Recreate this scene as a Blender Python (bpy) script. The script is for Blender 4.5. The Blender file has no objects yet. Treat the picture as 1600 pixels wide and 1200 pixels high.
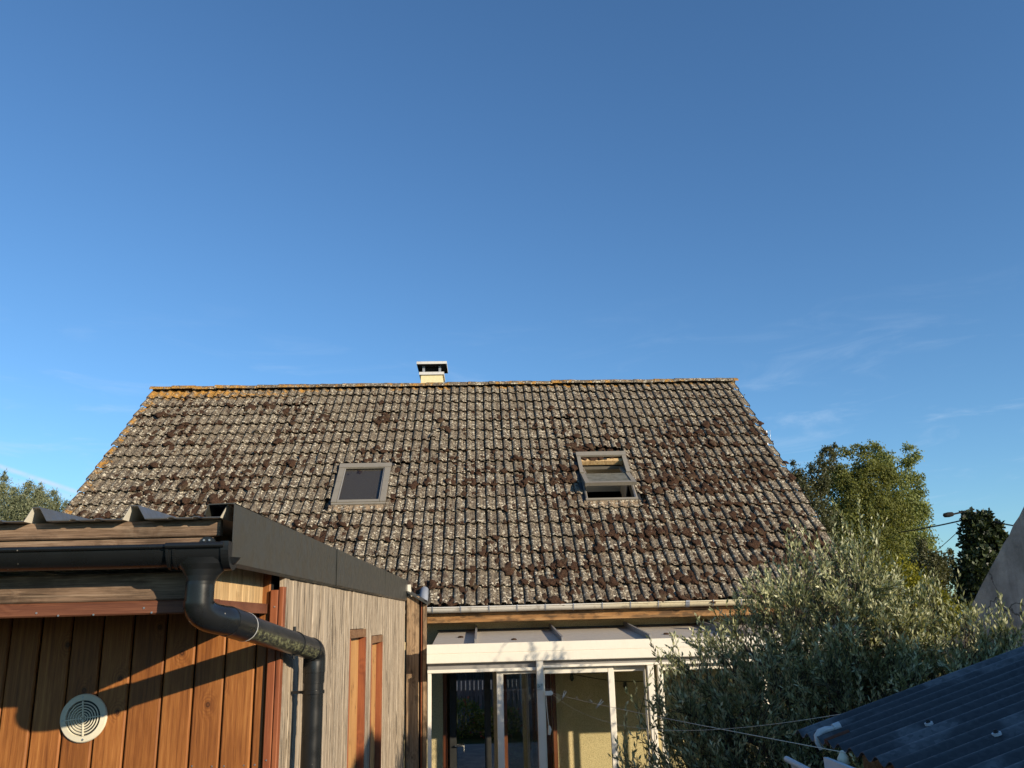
import bpy, math, random
import numpy as np
from mathutils import Vector, Matrix, Euler

# ------------------------------------------------------------------ camera, sky, sun
S = bpy.context.scene
H = 2.6                       # eye height above the yard; coordinates below are measured from the eye, z + H is written out
F_PX, YAW, PITCH, ROLL = 1334.0, 0.040459, 0.270630, 0.026437

def cam_basis():
    cy, sy, cp, sp = math.cos(YAW), math.sin(YAW), math.cos(PITCH), math.sin(PITCH)
    r = Vector((cy, -sy, 0)); w = Vector((sy*cp, cy*cp, sp)); u = r.cross(w)
    c, s = math.cos(ROLL), math.sin(ROLL)
    return c*r - s*u, s*r + c*u, w
RGT, UPV, FWD = cam_basis()
cam_data = bpy.data.cameras.new('camera')
cam = bpy.data.objects.new('camera', cam_data)
S.collection.objects.link(cam)
cam.matrix_world = Matrix(((RGT.x, UPV.x, -FWD.x, 0), (RGT.y, UPV.y, -FWD.y, 0), (RGT.z, UPV.z, -FWD.z, H), (0, 0, 0, 1)))
cam_data.sensor_width = 36.0
cam_data.lens = F_PX/1600*36.0
cam_data.clip_start = 0.05
cam_data.clip_end = 3000
S.camera = cam

SUN_EL, SUN_ROT = math.radians(17.6), math.radians(132.6)
SUN = Vector((math.sin(SUN_ROT)*math.cos(SUN_EL), math.cos(SUN_ROT)*math.cos(SUN_EL), math.sin(SUN_EL)))
sun_data = bpy.data.lights.new('sun', 'SUN')
sun_data.energy = 5.0
sun_data.angle = math.radians(0.53)
sun_data.color = (1.0, 0.85, 0.64)
sun = bpy.data.objects.new('sun', sun_data)
sun.rotation_euler = SUN.to_track_quat('Z', 'Y').to_euler()
sun.location = (20, -15, 20)
S.collection.objects.link(sun)

def ray(x, y):
    return FWD + RGT*((x-800)/F_PX) - UPV*((y-600)/F_PX)
def at(x, y, Y):              # the point seen at photo pixel x, y that lies Y metres away in depth
    d = ray(x, y); return d*(Y/d.y)
def atX(x, y, X):
    d = ray(x, y); return d*(X/d.x)

class Tree:                   # a small helper for writing node graphs
    def __init__(s, t): s.t = t
    def n(s, kind, ins=None, **kw):
        x = s.t.nodes.new(kind)
        for k, v in kw.items(): setattr(x, k, v)
        for k, v in (ins or {}).items():
            if isinstance(v, bpy.types.NodeSocket): s.t.links.new(v, x.inputs[k])
            else: x.inputs[k].default_value = v
        return x
    def math(s, op, a, b=None, clamp=False):
        d = {0: a}
        if b is not None: d[1] = b
        return s.n('ShaderNodeMath', d, operation=op, use_clamp=clamp).outputs[0]
    def vmath(s, op, a, b=None):
        d = {0: a}
        if b is not None: d[1] = b
        x = s.n('ShaderNodeVectorMath', d, operation=op)
        return x.outputs['Value'] if op in ('DOT_PRODUCT', 'LENGTH', 'DISTANCE') else x.outputs[0]
    def rng(s, v, a, b, c=0.0, d=1.0, smooth=True):
        return s.n('ShaderNodeMapRange', {'Value': v, 'From Min': a, 'From Max': b, 'To Min': c, 'To Max': d},
                   interpolation_type='SMOOTHSTEP' if smooth else 'LINEAR').outputs[0]
    def noise(s, vec, scale, detail=4.0, rough=0.55, dist=0.0, out=0):
        return s.n('ShaderNodeTexNoise', {'Vector': vec, 'Scale': scale, 'Detail': detail, 'Roughness': rough, 'Distortion': dist}).outputs[out]
    def mix(s, fac, a, b, mode='MIX'):
        x = s.n('ShaderNodeMix', None, data_type='RGBA', blend_type=mode)
        for k, v in ((0, fac), (6, a), (7, b)):
            if isinstance(v, bpy.types.NodeSocket): s.t.links.new(v, x.inputs[k])
            else: x.inputs[k].default_value = v if k == 0 else (v[0], v[1], v[2], 1)
        return x.outputs[2]
    def ramp(s, fac, stops):
        x = s.n('ShaderNodeValToRGB', {0: fac})
        e = x.color_ramp.elements
        while len(e) < len(stops): e.new(0.5)
        for el, (p, c) in zip(e, stops): el.position = p; el.color = (c[0], c[1], c[2], 1)
        return x.outputs[0]

world = bpy.data.worlds.new('World'); S.world = world; world.use_nodes = True
wt = Tree(world.node_tree); world.node_tree.nodes.clear()
sky = wt.n('ShaderNodeTexSky', None, sky_type='NISHITA', sun_disc=False)
sky.sun_elevation = SUN_EL; sky.sun_rotation = SUN_ROT
sky.altitude = 100; sky.air_density = 1.0; sky.dust_density = 0.3; sky.ozone_density = 1.0
gen = wt.n('ShaderNodeTexCoord').outputs['Generated']
dirn = wt.vmath('NORMALIZE', gen)
sx = wt.n('ShaderNodeSeparateXYZ', {0: dirn})
# thin cirrus near the horizon and the two lines of an old contrail
cmap = wt.n('ShaderNodeMapping', {'Vector': dirn, 'Scale': (3.2, 3.2, 15.0), 'Rotation': (0.0, 0.16, 0.0), 'Location': (0.35, 0.1, 0.4)}).outputs[0]
cn = wt.noise(cmap, 2.0, 7.0, 0.6, 0.9)
cirrus = wt.math('MULTIPLY', wt.rng(cn, 0.49, 0.76), wt.rng(sx.outputs[2], 0.38, 0.10))
def contrail(p, q, wid, amp):
    nrm = ray(*p).cross(ray(*q)).normalized()
    mid = (ray(*p).normalized()+ray(*q).normalized()).normalized()
    along = (ray(*q).normalized()-ray(*p).normalized()); L = along.length*1.3; along.normalize()
    dd = wt.math('ABSOLUTE', wt.vmath('DOT_PRODUCT', dirn, tuple(nrm)))
    side = wt.rng(wt.vmath('DOT_PRODUCT', dirn, tuple(mid)), 0.8, 0.95)
    brk = wt.rng(wt.noise(wt.n('ShaderNodeMapping', {'Vector': dirn, 'Scale': (12, 12, 12)}).outputs[0], 5.0, 3.0), 0.25, 0.65, 0.35, 1.0)
    return wt.math('MULTIPLY', wt.math('MULTIPLY', wt.math('MULTIPLY', wt.rng(dd, wid, 0.0), side), amp), brk)
c1 = contrail((0, 729), (120, 769), 0.0040, 0.85)
c2 = contrail((0, 747), (118, 779), 0.0065, 0.45)
cl = wt.math('ADD', wt.math('MULTIPLY', cirrus, 0.42), wt.math('ADD', c1, c2), True)
deep = wt.mix(1.0, sky.outputs[0], (0.90, 1.44, 1.98), 'MULTIPLY')     # deep clear-day blue
skyc = wt.mix(cl, deep, (7.5, 9.2, 11.5))
bg = wt.n('ShaderNodeBackground', {'Color': skyc, 'Strength': 0.065})
wt.n('ShaderNodeOutputWorld', {'Surface': bg.outputs[0]})

S.view_settings.view_transform = 'Standard'
S.view_settings.look = 'None'
S.view_settings.gamma = 1.0
S.view_settings.use_curve_mapping = False
S.view_settings.exposure = 0.40

rnd = random.Random(7)
rng = np.random.default_rng(11)
PI = math.pi

# ------------------------------------------------------------------ materials
MATS = {}
def new_mat(name):
    m = bpy.data.materials.new(name); m.use_nodes = True
    m.node_tree.nodes.clear(); MATS[name] = m
    return m, Tree(m.node_tree)
def finish(t, color, rough=0.7, bump=None, bstr=0.4, bdist=0.01, metal=0.0, spec=0.4, **extra):
    ins = {'Base Color': color, 'Roughness': rough, 'Metallic': metal, 'Specular IOR Level': spec}
    ins.update(extra)
    for k in ('Base Color',):
        if isinstance(ins[k], tuple): ins[k] = (ins[k][0], ins[k][1], ins[k][2], 1)
    b = t.n('ShaderNodeBsdfPrincipled', ins)
    if bump is not None:
        bn = t.n('ShaderNodeBump', {'Height': bump, 'Strength': bstr, 'Distance': bdist})
        t.t.links.new(bn.outputs[0], b.inputs['Normal'])
    t.n('ShaderNodeOutputMaterial', {'Surface': b.outputs[0]})
    return b
def pos(t): return t.n('ShaderNodeNewGeometry').outputs['Position']
def orand(t): return t.n('ShaderNodeObjectInfo').outputs['Random']
def shifted(t, amount=37.0):   # world position moved by a per-object amount so that neighbours differ
    r = t.math('MULTIPLY', orand(t), amount)
    return t.vmath('ADD', pos(t), t.n('ShaderNodeCombineXYZ', {0: r, 1: r, 2: r}).outputs[0])
def mscale(t, v, sc, rot=(0, 0, 0)): return t.n('ShaderNodeMapping', {'Vector': v, 'Scale': sc, 'Rotation': rot}).outputs[0]

def painted(name, col, rough=0.5, dirt=0.25, dirtcol=(0.12, 0.10, 0.08), metal=0.0, bstr=0.08, scale=6.0, spec=0.4):
    m, t = new_mat(name); p = pos(t)
    a = t.rng(t.noise(p, scale, 6, 0.65), 0.45, 0.8, 0.0, dirt)
    b = t.rng(t.noise(mscale(t, p, (9, 9, 1.5)), 6, 5, 0.6), 0.5, 0.85, 0.0, dirt)
    c = t.mix(t.math('MAXIMUM', a, b), col, dirtcol)
    r = t.rng(t.noise(p, 14, 4), 0.3, 0.7, rough-0.1, rough+0.12)
    finish(t, c, r, t.noise(p, 55, 4), bstr, 0.004, metal, spec)
    return m

def wood(name, dark, mid, light, grain='z', across='x', knots=0.8, rough=0.6, fibre=0.5, streak=0.0, bstr=0.35, freq=16.0, spec=0.35, vary=0.5, blotch=0.0):
    m, t = new_mat(name); p = shifted(t)
    sc = {'x': [1, 1, 1], 'y': [1, 1, 1], 'z': [1, 1, 1]}
    def axes(al, ac, other=None):
        v = [ac, ac, ac]; v['xyz'.index(grain)] = al; return tuple(v)
    # knots: sparse cells; the grain bends round them
    sp0 = t.n('ShaderNodeSeparateXYZ', {0: p})
    kvec = t.n('ShaderNodeCombineXYZ', {0: t.math('MULTIPLY', sp0.outputs['xyz'.index(across)], 8.0), 1: t.math('MULTIPLY', sp0.outputs['xyz'.index(grain)], 6.6), 2: 0.0}).outputs[0]
    kv = t.n('ShaderNodeTexVoronoi', {'Vector': kvec, 'Scale': 1.0, 'Randomness': 1.0}, voronoi_dimensions='2D')
    kd = kv.outputs['Distance']
    ksel = t.math('GREATER_THAN', t.n('ShaderNodeSeparateColor', {0: kv.outputs['Color']}).outputs[0], 0.70)
    knot = t.math('MULTIPLY', t.rng(kd, 0.11, 0.045), ksel)
    halo = t.math('MULTIPLY', t.rng(kd, 0.50, 0.05), ksel)
    rings = t.math('MULTIPLY', halo, t.rng(t.math('SINE', t.math('MULTIPLY', kd, 75.0)), -0.2, 1.0))
    warp = t.noise(mscale(t, p, axes(1.1, 5.0)), 1.0, 3, 0.5)
    sep = t.n('ShaderNodeSeparateXYZ', {0: p})
    ac = sep.outputs['xyz'.index(across)]
    ph = t.math('ADD', t.math('MULTIPLY', ac, freq*6.0), t.math('ADD', t.math('MULTIPLY', warp, 15.0), t.math('MULTIPLY', halo, 8.0)))
    band = t.rng(t.math('SINE', ph), -1.0, 1.0)
    fib = t.noise(mscale(t, p, axes(9.0, 330.0)), 1.0, 4, 0.6)
    cloud = t.noise(mscale(t, p, axes(2.0, 9.0)), 1.0, 4, 0.6)
    midg = t.noise(mscale(t, p, axes(1.6, 60.0)), 1.0, 4, 0.6, 0.3)
    v = t.math('ADD', t.math('MULTIPLY', band, 0.09), t.math('ADD', t.math('MULTIPLY', fib, fibre), t.math('ADD', t.math('MULTIPLY', cloud, 0.5), t.math('MULTIPLY', midg, 0.45))))
    mn = 0.045+fibre*0.5+0.475; lo, hi = mn-0.26, mn+0.26
    c = t.ramp(t.rng(v, lo, hi, 0, 1, False), [(0.0, dark), (0.5, mid), (1.0, light)])
    if vary > 0:
        c = t.mix(t.rng(orand(t), 0, 1, 0.0, vary), c, t.mix(1.0, c, (0.62, 0.56, 0.50), 'MULTIPLY'))
    if blotch > 0: c = t.mix(t.rng(t.noise(mscale(t, p, axes(4.0, 10.0)), 1.0, 5, 0.65), 0.46, 0.62, 0, blotch), c, tuple(0.5*x for x in dark))
    c = t.mix(t.math('MULTIPLY', knot, knots), c, tuple(0.35*x for x in dark))
    c = t.mix(t.math('MULTIPLY', rings, 0.75*knots), c, dark)
    h = t.math('ADD', t.math('MULTIPLY', fib, 0.6), t.math('MULTIPLY', band, 0.3))
    if streak > 0:            # weathered checks and black streaks along the grain
        st = t.noise(mscale(t, p, axes(2.4, 55.0)), 1.0, 5, 0.7, 0.4)
        sm = t.rng(st, 0.54, 0.62, 0.0, streak)
        c = t.mix(sm, c, tuple(0.18*x for x in dark))
        st2 = t.rng(t.noise(mscale(t, p, axes(2.0, 90.0)), 1.0, 4, 0.6), 0.55, 0.75, 0, 0.6)
        c = t.mix(st2, c, light)
        h = t.math('SUBTRACT', h, t.math('MULTIPLY', sm, 1.2))
    finish(t, c, rough, h, bstr, 0.004, 0.0, spec)
    return m

def tile_material(name, base1, base2, orange=True, bright=1.0):
    m, t = new_mat(name); p = pos(t)
    r = orand(t)
    big = t.noise(p, 2.3, 3, 0.6)
    medm = t.noise(p, 26, 5, 0.7)
    c = t.mix(t.rng(medm, 0.35, 0.65), base1, base2)
    c = t.mix(t.rng(r, 0, 1, 0.0, 0.5), c, (0.13, 0.105, 0.080))
    # pale crusts of lichen in rounded patches, with dark pits
    wv = t.vmath('ADD', p, t.vmath('SCALE', t.n('ShaderNodeTexNoise', {'Vector': p, 'Scale': 45.0, 'Detail': 3.0}).outputs[1]))
    wnode = t.t.nodes[-1]
    vn = t.n('ShaderNodeTexVoronoi', {'Vector': wv, 'Scale': 23.0, 'Randomness': 1.0})
    sepc = t.n('ShaderNodeSeparateColor', {0: vn.outputs['Color']})
    spot = t.math('MULTIPLY', t.rng(vn.outputs['Distance'], 0.56, 0.40), t.math('GREATER_THAN', sepc.outputs[0], 0.42))
    lich = t.math('MULTIPLY', spot, t.rng(t.math('ADD', big, t.math('MULTIPLY', t.noise(p, 9, 3), 0.6)), 0.58, 0.86, 0.10, 1.0))
    c = t.mix(lich, c, t.mix(sepc.outputs[1], (0.70, 0.63, 0.50), (0.42, 0.365, 0.265)))
    fine = t.noise(p, 150, 4, 0.7)
    c = t.mix(t.rng(fine, 0.50, 0.64, 0, 0.7), c, (0.36, 0.305, 0.225))
    v2 = t.n('ShaderNodeTexVoronoi', {'Vector': wv, 'Scale': 40.0, 'Randomness': 1.0})
    pit = t.math('MULTIPLY', t.rng(v2.outputs['Distance'], 0.42, 0.30), t.math('GREATER_THAN', t.n('ShaderNodeSeparateColor', {0: v2.outputs['Color']}).outputs[1], 0.50))
    c = t.mix(t.math('MULTIPLY', pit, 0.92), c, (0.028, 0.020, 0.015))
    c = t.mix(t.rng(t.noise(p, 60, 3, 0.6), 0.55, 0.63, 0, 0.85), c, (0.045, 0.034, 0.027))
    # brown film of moss where it grows
    c = t.mix(t.rng(t.noise(p, 7.0, 5, 0.65), 0.56, 0.66, 0.0, 0.8), c, (0.075, 0.050, 0.037))
    if orange:                # orange lichen: the ridge, the left verge, the upper left of the slope
        sp = t.n('ShaderNodeSeparateXYZ', {0: p})
        nearridge = t.rng(sp.outputs[2], H+3.86, H+4.16)
        left = t.rng(sp.outputs[0], -1.0, -5.9, 0.0, 0.85)
        ridge = t.rng(sp.outputs[2], H+4.16, H+4.22)
        verge = t.rng(sp.outputs[0], -5.72, -5.98)
        area = t.math('MAXIMUM', t.math('MULTIPLY', nearridge, left), t.math('MAXIMUM', t.math('MULTIPLY', verge, 0.62), t.math('MULTIPLY', ridge, 0.50)))
        on = t.noise(p, 6.5, 5, 0.7)
        om = t.math('MULTIPLY', t.rng(t.math('ADD', on, t.math('MULTIPLY', area, 0.30)), 0.66, 0.78), t.rng(area, 0.05, 0.3))
        om2 = t.rng(t.noise(p, 3.1, 4, 0.7), 0.70, 0.76, 0, 0.5)
        c = t.mix(t.math('MULTIPLY', t.math('MAXIMUM', om, om2), 0.85), c, t.mix(t.noise(p, 40, 3), (0.42, 0.17, 0.025), (0.50, 0.29, 0.06)))
    if bright != 1.0: c = t.mix(1.0, c, (bright, bright, bright), 'MULTIPLY')
    h = t.math('ADD', t.math('MULTIPLY', t.noise(p, 45, 6, 0.7), 1.0), t.math('SUBTRACT', t.math('MULTIPLY', lich, 0.4), t.math('MULTIPLY', pit, 0.7)))
    finish(t, c, 0.92, h, 1.0, 0.022, 0, 0.15)
    for n_ in t.t.nodes:
        if n_.bl_idname == 'ShaderNodeVectorMath' and n_.operation == 'SCALE': n_.inputs['Scale'].default_value = 0.022
    return m
tile_material('tile', (0.120, 0.094, 0.068), (0.235, 0.190, 0.135))
tile_material('clay_apron', (0.33, 0.225, 0.135), (0.40, 0.29, 0.18), orange=False)

def moss_material():
    m, t = new_mat('moss'); p = pos(t)
    n1 = t.noise(p, 70, 5, 0.7)
    c = t.ramp(t.rng(n1, 0.3, 0.72, 0, 1, False), [(0.0, (0.016, 0.010, 0.007)), (0.5, (0.062, 0.034, 0.022)), (1.0, (0.13, 0.078, 0.050))])
    c = t.mix(t.rng(t.noise(p, 5, 3), 0.55, 0.7, 0, 0.55), c, (0.10, 0.075, 0.045))
    finish(t, c, 0.97, t.noise(p, 170, 4, 0.75), 1.0, 0.012, 0, 0.05)
moss_material()

wood('front_board', (0.155, 0.050, 0.012), (0.30, 0.110, 0.026), (0.44, 0.190, 0.052), 'z', 'x', 1.0, 0.5, 0.75, 0.0, 0.25, 42, 0.4, 0.6, 0.12)
wood('window_board', (0.20, 0.09, 0.03), (0.46, 0.24, 0.085), (0.58, 0.34, 0.14), 'z', 'y', 0.9, 0.6, 0.5, 0.0, 0.3, 20, 0.3, 0.2)
wood('grey_board', (0.15, 0.112, 0.078), (0.36, 0.290, 0.210), (0.56, 0.475, 0.365), 'z', 'y', 0.2, 0.8, 0.8, 0.95, 0.7, 20, 0.2, 0.25)
wood('pale_board', (0.30, 0.18, 0.08), (0.52, 0.35, 0.17), (0.64, 0.47, 0.26), 'z', 'x', 0.6, 0.7, 0.6, 0.4, 0.4, 15, 0.25, 0.3)
wood('red_trim', (0.11, 0.030, 0.012), (0.235, 0.070, 0.026), (0.33, 0.115, 0.042), 'z', 'x', 0.2, 0.5, 0.6, 0.0, 0.25, 16, 0.4, 0.3)
wood('brown_beam', (0.085, 0.042, 0.022), (0.20, 0.105, 0.052), (0.34, 0.205, 0.11), 'x', 'z', 0.35, 0.7, 0.7, 0.25, 0.4, 9, 0.25, 0.3)
wood('weathered_beam', (0.085, 0.055, 0.036), (0.215, 0.140, 0.092), (0.36, 0.265, 0.185), 'x', 'z', 0.3, 0.75, 0.8, 0.3, 0.5, 14, 0.2, 0.3, 0.5)
wood('red_beam', (0.075, 0.026, 0.014), (0.15, 0.055, 0.028), (0.22, 0.09, 0.046), 'x', 'z', 0.25, 0.6, 0.6, 0.0, 0.3, 12, 0.35, 0.3)
wood('eave_board', (0.085, 0.050, 0.026), (0.29, 0.145, 0.050), (0.40, 0.245, 0.115), 'x', 'z', 0.45, 0.7, 0.35, 0.35, 0.3, 9, 0.25, 0.2, 0.75)
wood('stained_board', (0.070, 0.045, 0.028), (0.30, 0.20, 0.115), (0.46, 0.33, 0.20), 'z', 'x', 0.5, 0.75, 0.35, 0.25, 0.4, 22, 0.25, 0.2, 0.6)
wood('door_frame', (0.06, 0.016, 0.008), (0.17, 0.052, 0.020), (0.25, 0.085, 0.03), 'z', 'x', 0.1, 0.5, 0.5, 0.0, 0.2, 12, 0.4, 0.2)
wood('bark', (0.030, 0.024, 0.018), (0.075, 0.062, 0.048), (0.13, 0.11, 0.09), 'z', 'x', 0.0, 0.9, 0.8, 0.5, 0.9, 8, 0.1, 0.0)
wood('slat_grey', (0.10, 0.10, 0.10), (0.24, 0.25, 0.26), (0.34, 0.35, 0.36), 'z', 'x', 0.2, 0.8, 0.6, 0.3, 0.4, 10, 0.2, 0.3)

painted('white_paint', (0.73, 0.685, 0.585), 0.38, 0.16, (0.38, 0.33, 0.25))
painted('roof_panel', (0.45, 0.40, 0.335), 0.45, 0.30, (0.30, 0.27, 0.23))
painted('alu_grey', (0.24, 0.23, 0.22), 0.42, 0.25, (0.10, 0.09, 0.08), 0.0)
painted('anthracite', (0.046, 0.046, 0.040), 0.38, 0.05, (0.12, 0.115, 0.10), 0.0, 0.003, 1.2, 0.5)
painted('roof_sheet', (0.060, 0.064, 0.070), 0.42, 0.25, (0.20, 0.19, 0.17), 0.0, 0.05, 5.0, 0.5)
painted('sheet_underside', (0.74, 0.70, 0.60), 0.5, 0.15, (0.4, 0.36, 0.3))
painted('skylight_frame', (0.225, 0.200, 0.162), 0.45, 0.4, (0.12, 0.105, 0.085), 0.0)
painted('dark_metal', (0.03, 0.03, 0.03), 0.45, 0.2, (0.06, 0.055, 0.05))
painted('blind_grey', (0.105, 0.090, 0.070), 0.8, 0.2, (0.09, 0.085, 0.08))
painted('steel', (0.55, 0.54, 0.52), 0.35, 0.2, (0.2, 0.17, 0.14), 0.9)
painted('lead', (0.24, 0.26, 0.30), 0.55, 0.3, (0.12, 0.12, 0.12), 0.2)
painted('rust', (0.10, 0.035, 0.018), 0.85, 0.5, (0.04, 0.02, 0.015))
painted('pvc_white', (0.50, 0.51, 0.52), 0.4, 0.25, (0.30, 0.30, 0.30))
painted('vent_cream', (0.68, 0.63, 0.49), 0.45, 0.18, (0.42, 0.37, 0.27))
painted('black_void', (0.004, 0.004, 0.004), 0.9, 0.0)
painted('chimney_cap', (0.56, 0.55, 0.53), 0.7, 0.45, (0.20, 0.17, 0.14))
painted('interior', (0.62, 0.57, 0.47), 0.8, 0.1, (0.35, 0.3, 0.24))
painted('rope', (0.62, 0.58, 0.48), 0.7, 0.1)
painted('cable_black', (0.02, 0.02, 0.022), 0.6, 0.0)

def zinc_gutter():
    m, t = new_mat('zinc_gutter'); p = pos(t)
    c = t.mix(t.rng(t.n('ShaderNodeSeparateXYZ', {0: p}).outputs[0], 0.9, 2.2), (0.56, 0.53, 0.47), (0.62, 0.54, 0.36))
    c = t.mix(t.rng(t.noise(p, 9, 6, 0.7), 0.50, 0.68, 0, 0.7), c, (0.26, 0.22, 0.17))
    c = t.mix(t.rng(t.noise(mscale(t, p, (60, 4, 4)), 1.0, 5, 0.65), 0.55, 0.72, 0, 0.6), c, (0.30, 0.26, 0.20))
    finish(t, c, 0.55, t.noise(p, 50, 4), 0.12, 0.004, 0.15, 0.4)
zinc_gutter()

def pvc_black():              # dusty black plastic; algae where the damp run lies
    m, t = new_mat('pvc_black'); p = pos(t)
    dust = t.rng(t.noise(p, 18, 6, 0.7), 0.5, 0.85, 0, 0.07)
    c = t.mix(dust, (0.010, 0.011, 0.012), (0.075, 0.070, 0.060))
    spk = t.n('ShaderNodeTexVoronoi', {'Vector': p, 'Scale': 24.0})
    dot = t.math('MULTIPLY', t.rng(spk.outputs['Distance'], 0.075, 0.04), t.math('GREATER_THAN', t.n('ShaderNodeSeparateColor', {0: spk.outputs['Color']}).outputs[0], 0.82))
    c = t.mix(t.math('MULTIPLY', dot, 0.7), c, (0.30, 0.28, 0.24))
    finish(t, c, t.rng(t.noise(p, 12, 4), 0.3, 0.7, 0.24, 0.36), t.noise(p, 30, 2), 0.012, 0.003, 0, 0.5)
    m, t = new_mat('pvc_algae'); p = pos(t)
    nz = t.n('ShaderNodeSeparateXYZ', {0: t.n('ShaderNodeNewGeometry').outputs['Normal']})
    low = t.rng(nz.outputs[2], 0.0, -0.35)      # algae grows on the lower side, which stays wet
    g = t.noise(mscale(t, p, (75, 40, 75)), 1.0, 6, 0.8)
    alg = t.math('MULTIPLY', t.math('MULTIPLY', low, t.rng(nz.outputs[2], -0.98, -0.80)), t.rng(g, 0.44, 0.60))
    dust = t.rng(t.noise(p, 15, 6, 0.7), 0.4, 0.8, 0.02, 0.3)
    c = t.mix(dust, (0.014, 0.015, 0.015), (0.085, 0.080, 0.066))
    c = t.mix(t.math('MULTIPLY', alg, 0.6), c, t.mix(t.noise(p, 120, 3), (0.17, 0.19, 0.075), (0.34, 0.33, 0.17)))
    finish(t, c, t.rng(alg, 0, 1, 0.3, 0.9), t.noise(p, 120, 4), 0.2, 0.004, 0, 0.5)
pvc_black()

def render_wall(name, col, dark, scale=95.0, bstr=0.9, dirt=0.3):
    m, t = new_mat(name); p = pos(t)
    n1 = t.noise(p, scale, 4, 0.65)
    c = t.mix(t.rng(n1, 0.34, 0.52), dark, col)
    c = t.mix(t.rng(t.noise(p, 1.7, 6, 0.65), 0.45, 0.75, 0, dirt), c, tuple(0.55*x for x in col))
    finish(t, c, 0.92, n1, bstr, 0.012, 0, 0.1)
render_wall('cream_render', (0.74, 0.60, 0.345), (0.46, 0.36, 0.19))
render_wall('chimney_render', (0.70, 0.60, 0.36), (0.62, 0.52, 0.30), 40, 0.3, 0.15)

def concrete():
    m, t = new_mat('old_render'); p = pos(t)
    c = t.ramp(t.rng(t.noise(p, 1.6, 8, 0.68), 0.30, 0.72, 0, 1, False), [(0.0, (0.13, 0.118, 0.105)), (0.45, (0.31, 0.285, 0.25)), (1.0, (0.52, 0.475, 0.42))])
    c = t.mix(t.rng(t.noise(mscale(t, p, (6, 6, 0.7)), 1.0, 5, 0.65), 0.5, 0.75, 0, 0.6), c, (0.17, 0.155, 0.14))
    cr = t.n('ShaderNodeTexVoronoi', {'Vector': t.vmath('ADD', p, t.n('ShaderNodeTexNoise', {'Vector': p, 'Scale': 2.2, 'Detail': 5.0}).outputs[1]), 'Scale': 0.55}, feature='DISTANCE_TO_EDGE')
    c = t.mix(t.rng(cr.outputs['Distance'], 0.012, 0.0, 0, 0.85), c, (0.05, 0.045, 0.04))
    finish(t, c, 0.95, t.noise(p, 26, 6, 0.7), 0.6, 0.02, 0, 0.1)
concrete()

def galvanised():
    m, t = new_mat('galvanised'); p = pos(t)
    v = t.n('ShaderNodeTexVoronoi', {'Vector': p, 'Scale': 95.0})
    s = t.n('ShaderNodeSeparateColor', {0: v.outputs['Color']})
    c = t.mix(s.outputs[0], (0.12, 0.125, 0.13), (0.21, 0.212, 0.215))
    # a duller, damp-looking bloom over most of the sheet with a cleaner border
    n = t.noise(p, 2.6, 4, 0.5, 0.3)
    c = t.mix(t.rng(n, 0.41, 0.48, 0.25, 0.80), c, (0.030, 0.033, 0.036))
    finish(t, c, t.rng(s.outputs[1], 0, 1, 0.46, 0.60), t.noise(p, 40, 3), 0.08, 0.003, 0.35, 0.3)
galvanised()

def glass(name, refl=0.16, tint=(0.86, 0.88, 0.86)):
    m, t = new_mat(name)
    ge = t.n('ShaderNodeNewGeometry')
    ca = t.math('ABSOLUTE', t.vmath('DOT_PRODUCT', ge.outputs['Incoming'], ge.outputs['Normal']))
    lw = t.math('ADD', 0.04, t.math('MULTIPLY', 0.96, t.math('POWER', t.math('SUBTRACT', 1.0, ca), 5.0)))
    fac = t.math('ADD', lw, refl, True)
    tr = t.n('ShaderNodeBsdfTransparent', {'Color': (*tint, 1)})
    gl = t.n('ShaderNodeBsdfGlossy', {'Color': (1, 1, 1, 1), 'Roughness': 0.012})
    mx = t.n('ShaderNodeMixShader', {0: fac, 1: tr.outputs[0], 2: gl.outputs[0]})
    t.n('ShaderNodeOutputMaterial', {'Surface': mx.outputs[0]})
glass('pane_glass', 0.02, (0.96, 0.97, 0.95))
glass('mirror_glass', 0.48, (0.35, 0.36, 0.36))
glass('skylight_glass', 0.0, (0.8, 0.8, 0.8))
def dusty_glass():
    m, t = new_mat('dusty_glass'); p = pos(t)
    tr = t.n('ShaderNodeBsdfTransparent', {'Color': (0.85, 0.87, 0.84, 1)})
    df = t.n('ShaderNodeBsdfPrincipled', {'Base Color': (0.20, 0.195, 0.16, 1), 'Roughness': 0.3})
    mx = t.n('ShaderNodeMixShader', {0: t.rng(t.noise(p, 9, 5, 0.6), 0.3, 0.7, 0.45, 0.8), 1: tr.outputs[0], 2: df.outputs[0]})
    t.n('ShaderNodeOutputMaterial', {'Surface': mx.outputs[0]})
dusty_glass()

def leaf_mat(name, c1, c2, c3, rough=0.5, trans=0.35, spec=0.4, back=None):
    m, t = new_mat(name)
    g = t.n('ShaderNodeNewGeometry')
    p = g.outputs['Position']
    r = t.n('ShaderNodeAttribute', None, attribute_name='tone').outputs['Fac']
    c = t.ramp(r, [(0.0, c1), (0.5, c2), (1.0, c3)])
    b = t.n('ShaderNodeBsdfPrincipled', {'Base Color': c, 'Roughness': rough, 'Specular IOR Level': spec})
    tl = t.n('ShaderNodeBsdfTranslucent', {'Color': t.mix(1.0, c, (1.25, 1.2, 0.5), 'MULTIPLY')})
    mx = t.n('ShaderNodeMixShader', {0: trans, 1: b.outputs[0], 2: tl.outputs[0]})
    t.n('ShaderNodeOutputMaterial', {'Surface': mx.outputs[0]})
leaf_mat('olive_leaf', (0.075, 0.088, 0.034), (0.26, 0.275, 0.135), (0.64, 0.63, 0.40), 0.42, 0.2, 0.3)
leaf_mat('birch_leaf', (0.075, 0.080, 0.022), (0.155, 0.165, 0.048), (0.25, 0.26, 0.09), 0.6, 0.38, 0.15)
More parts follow.
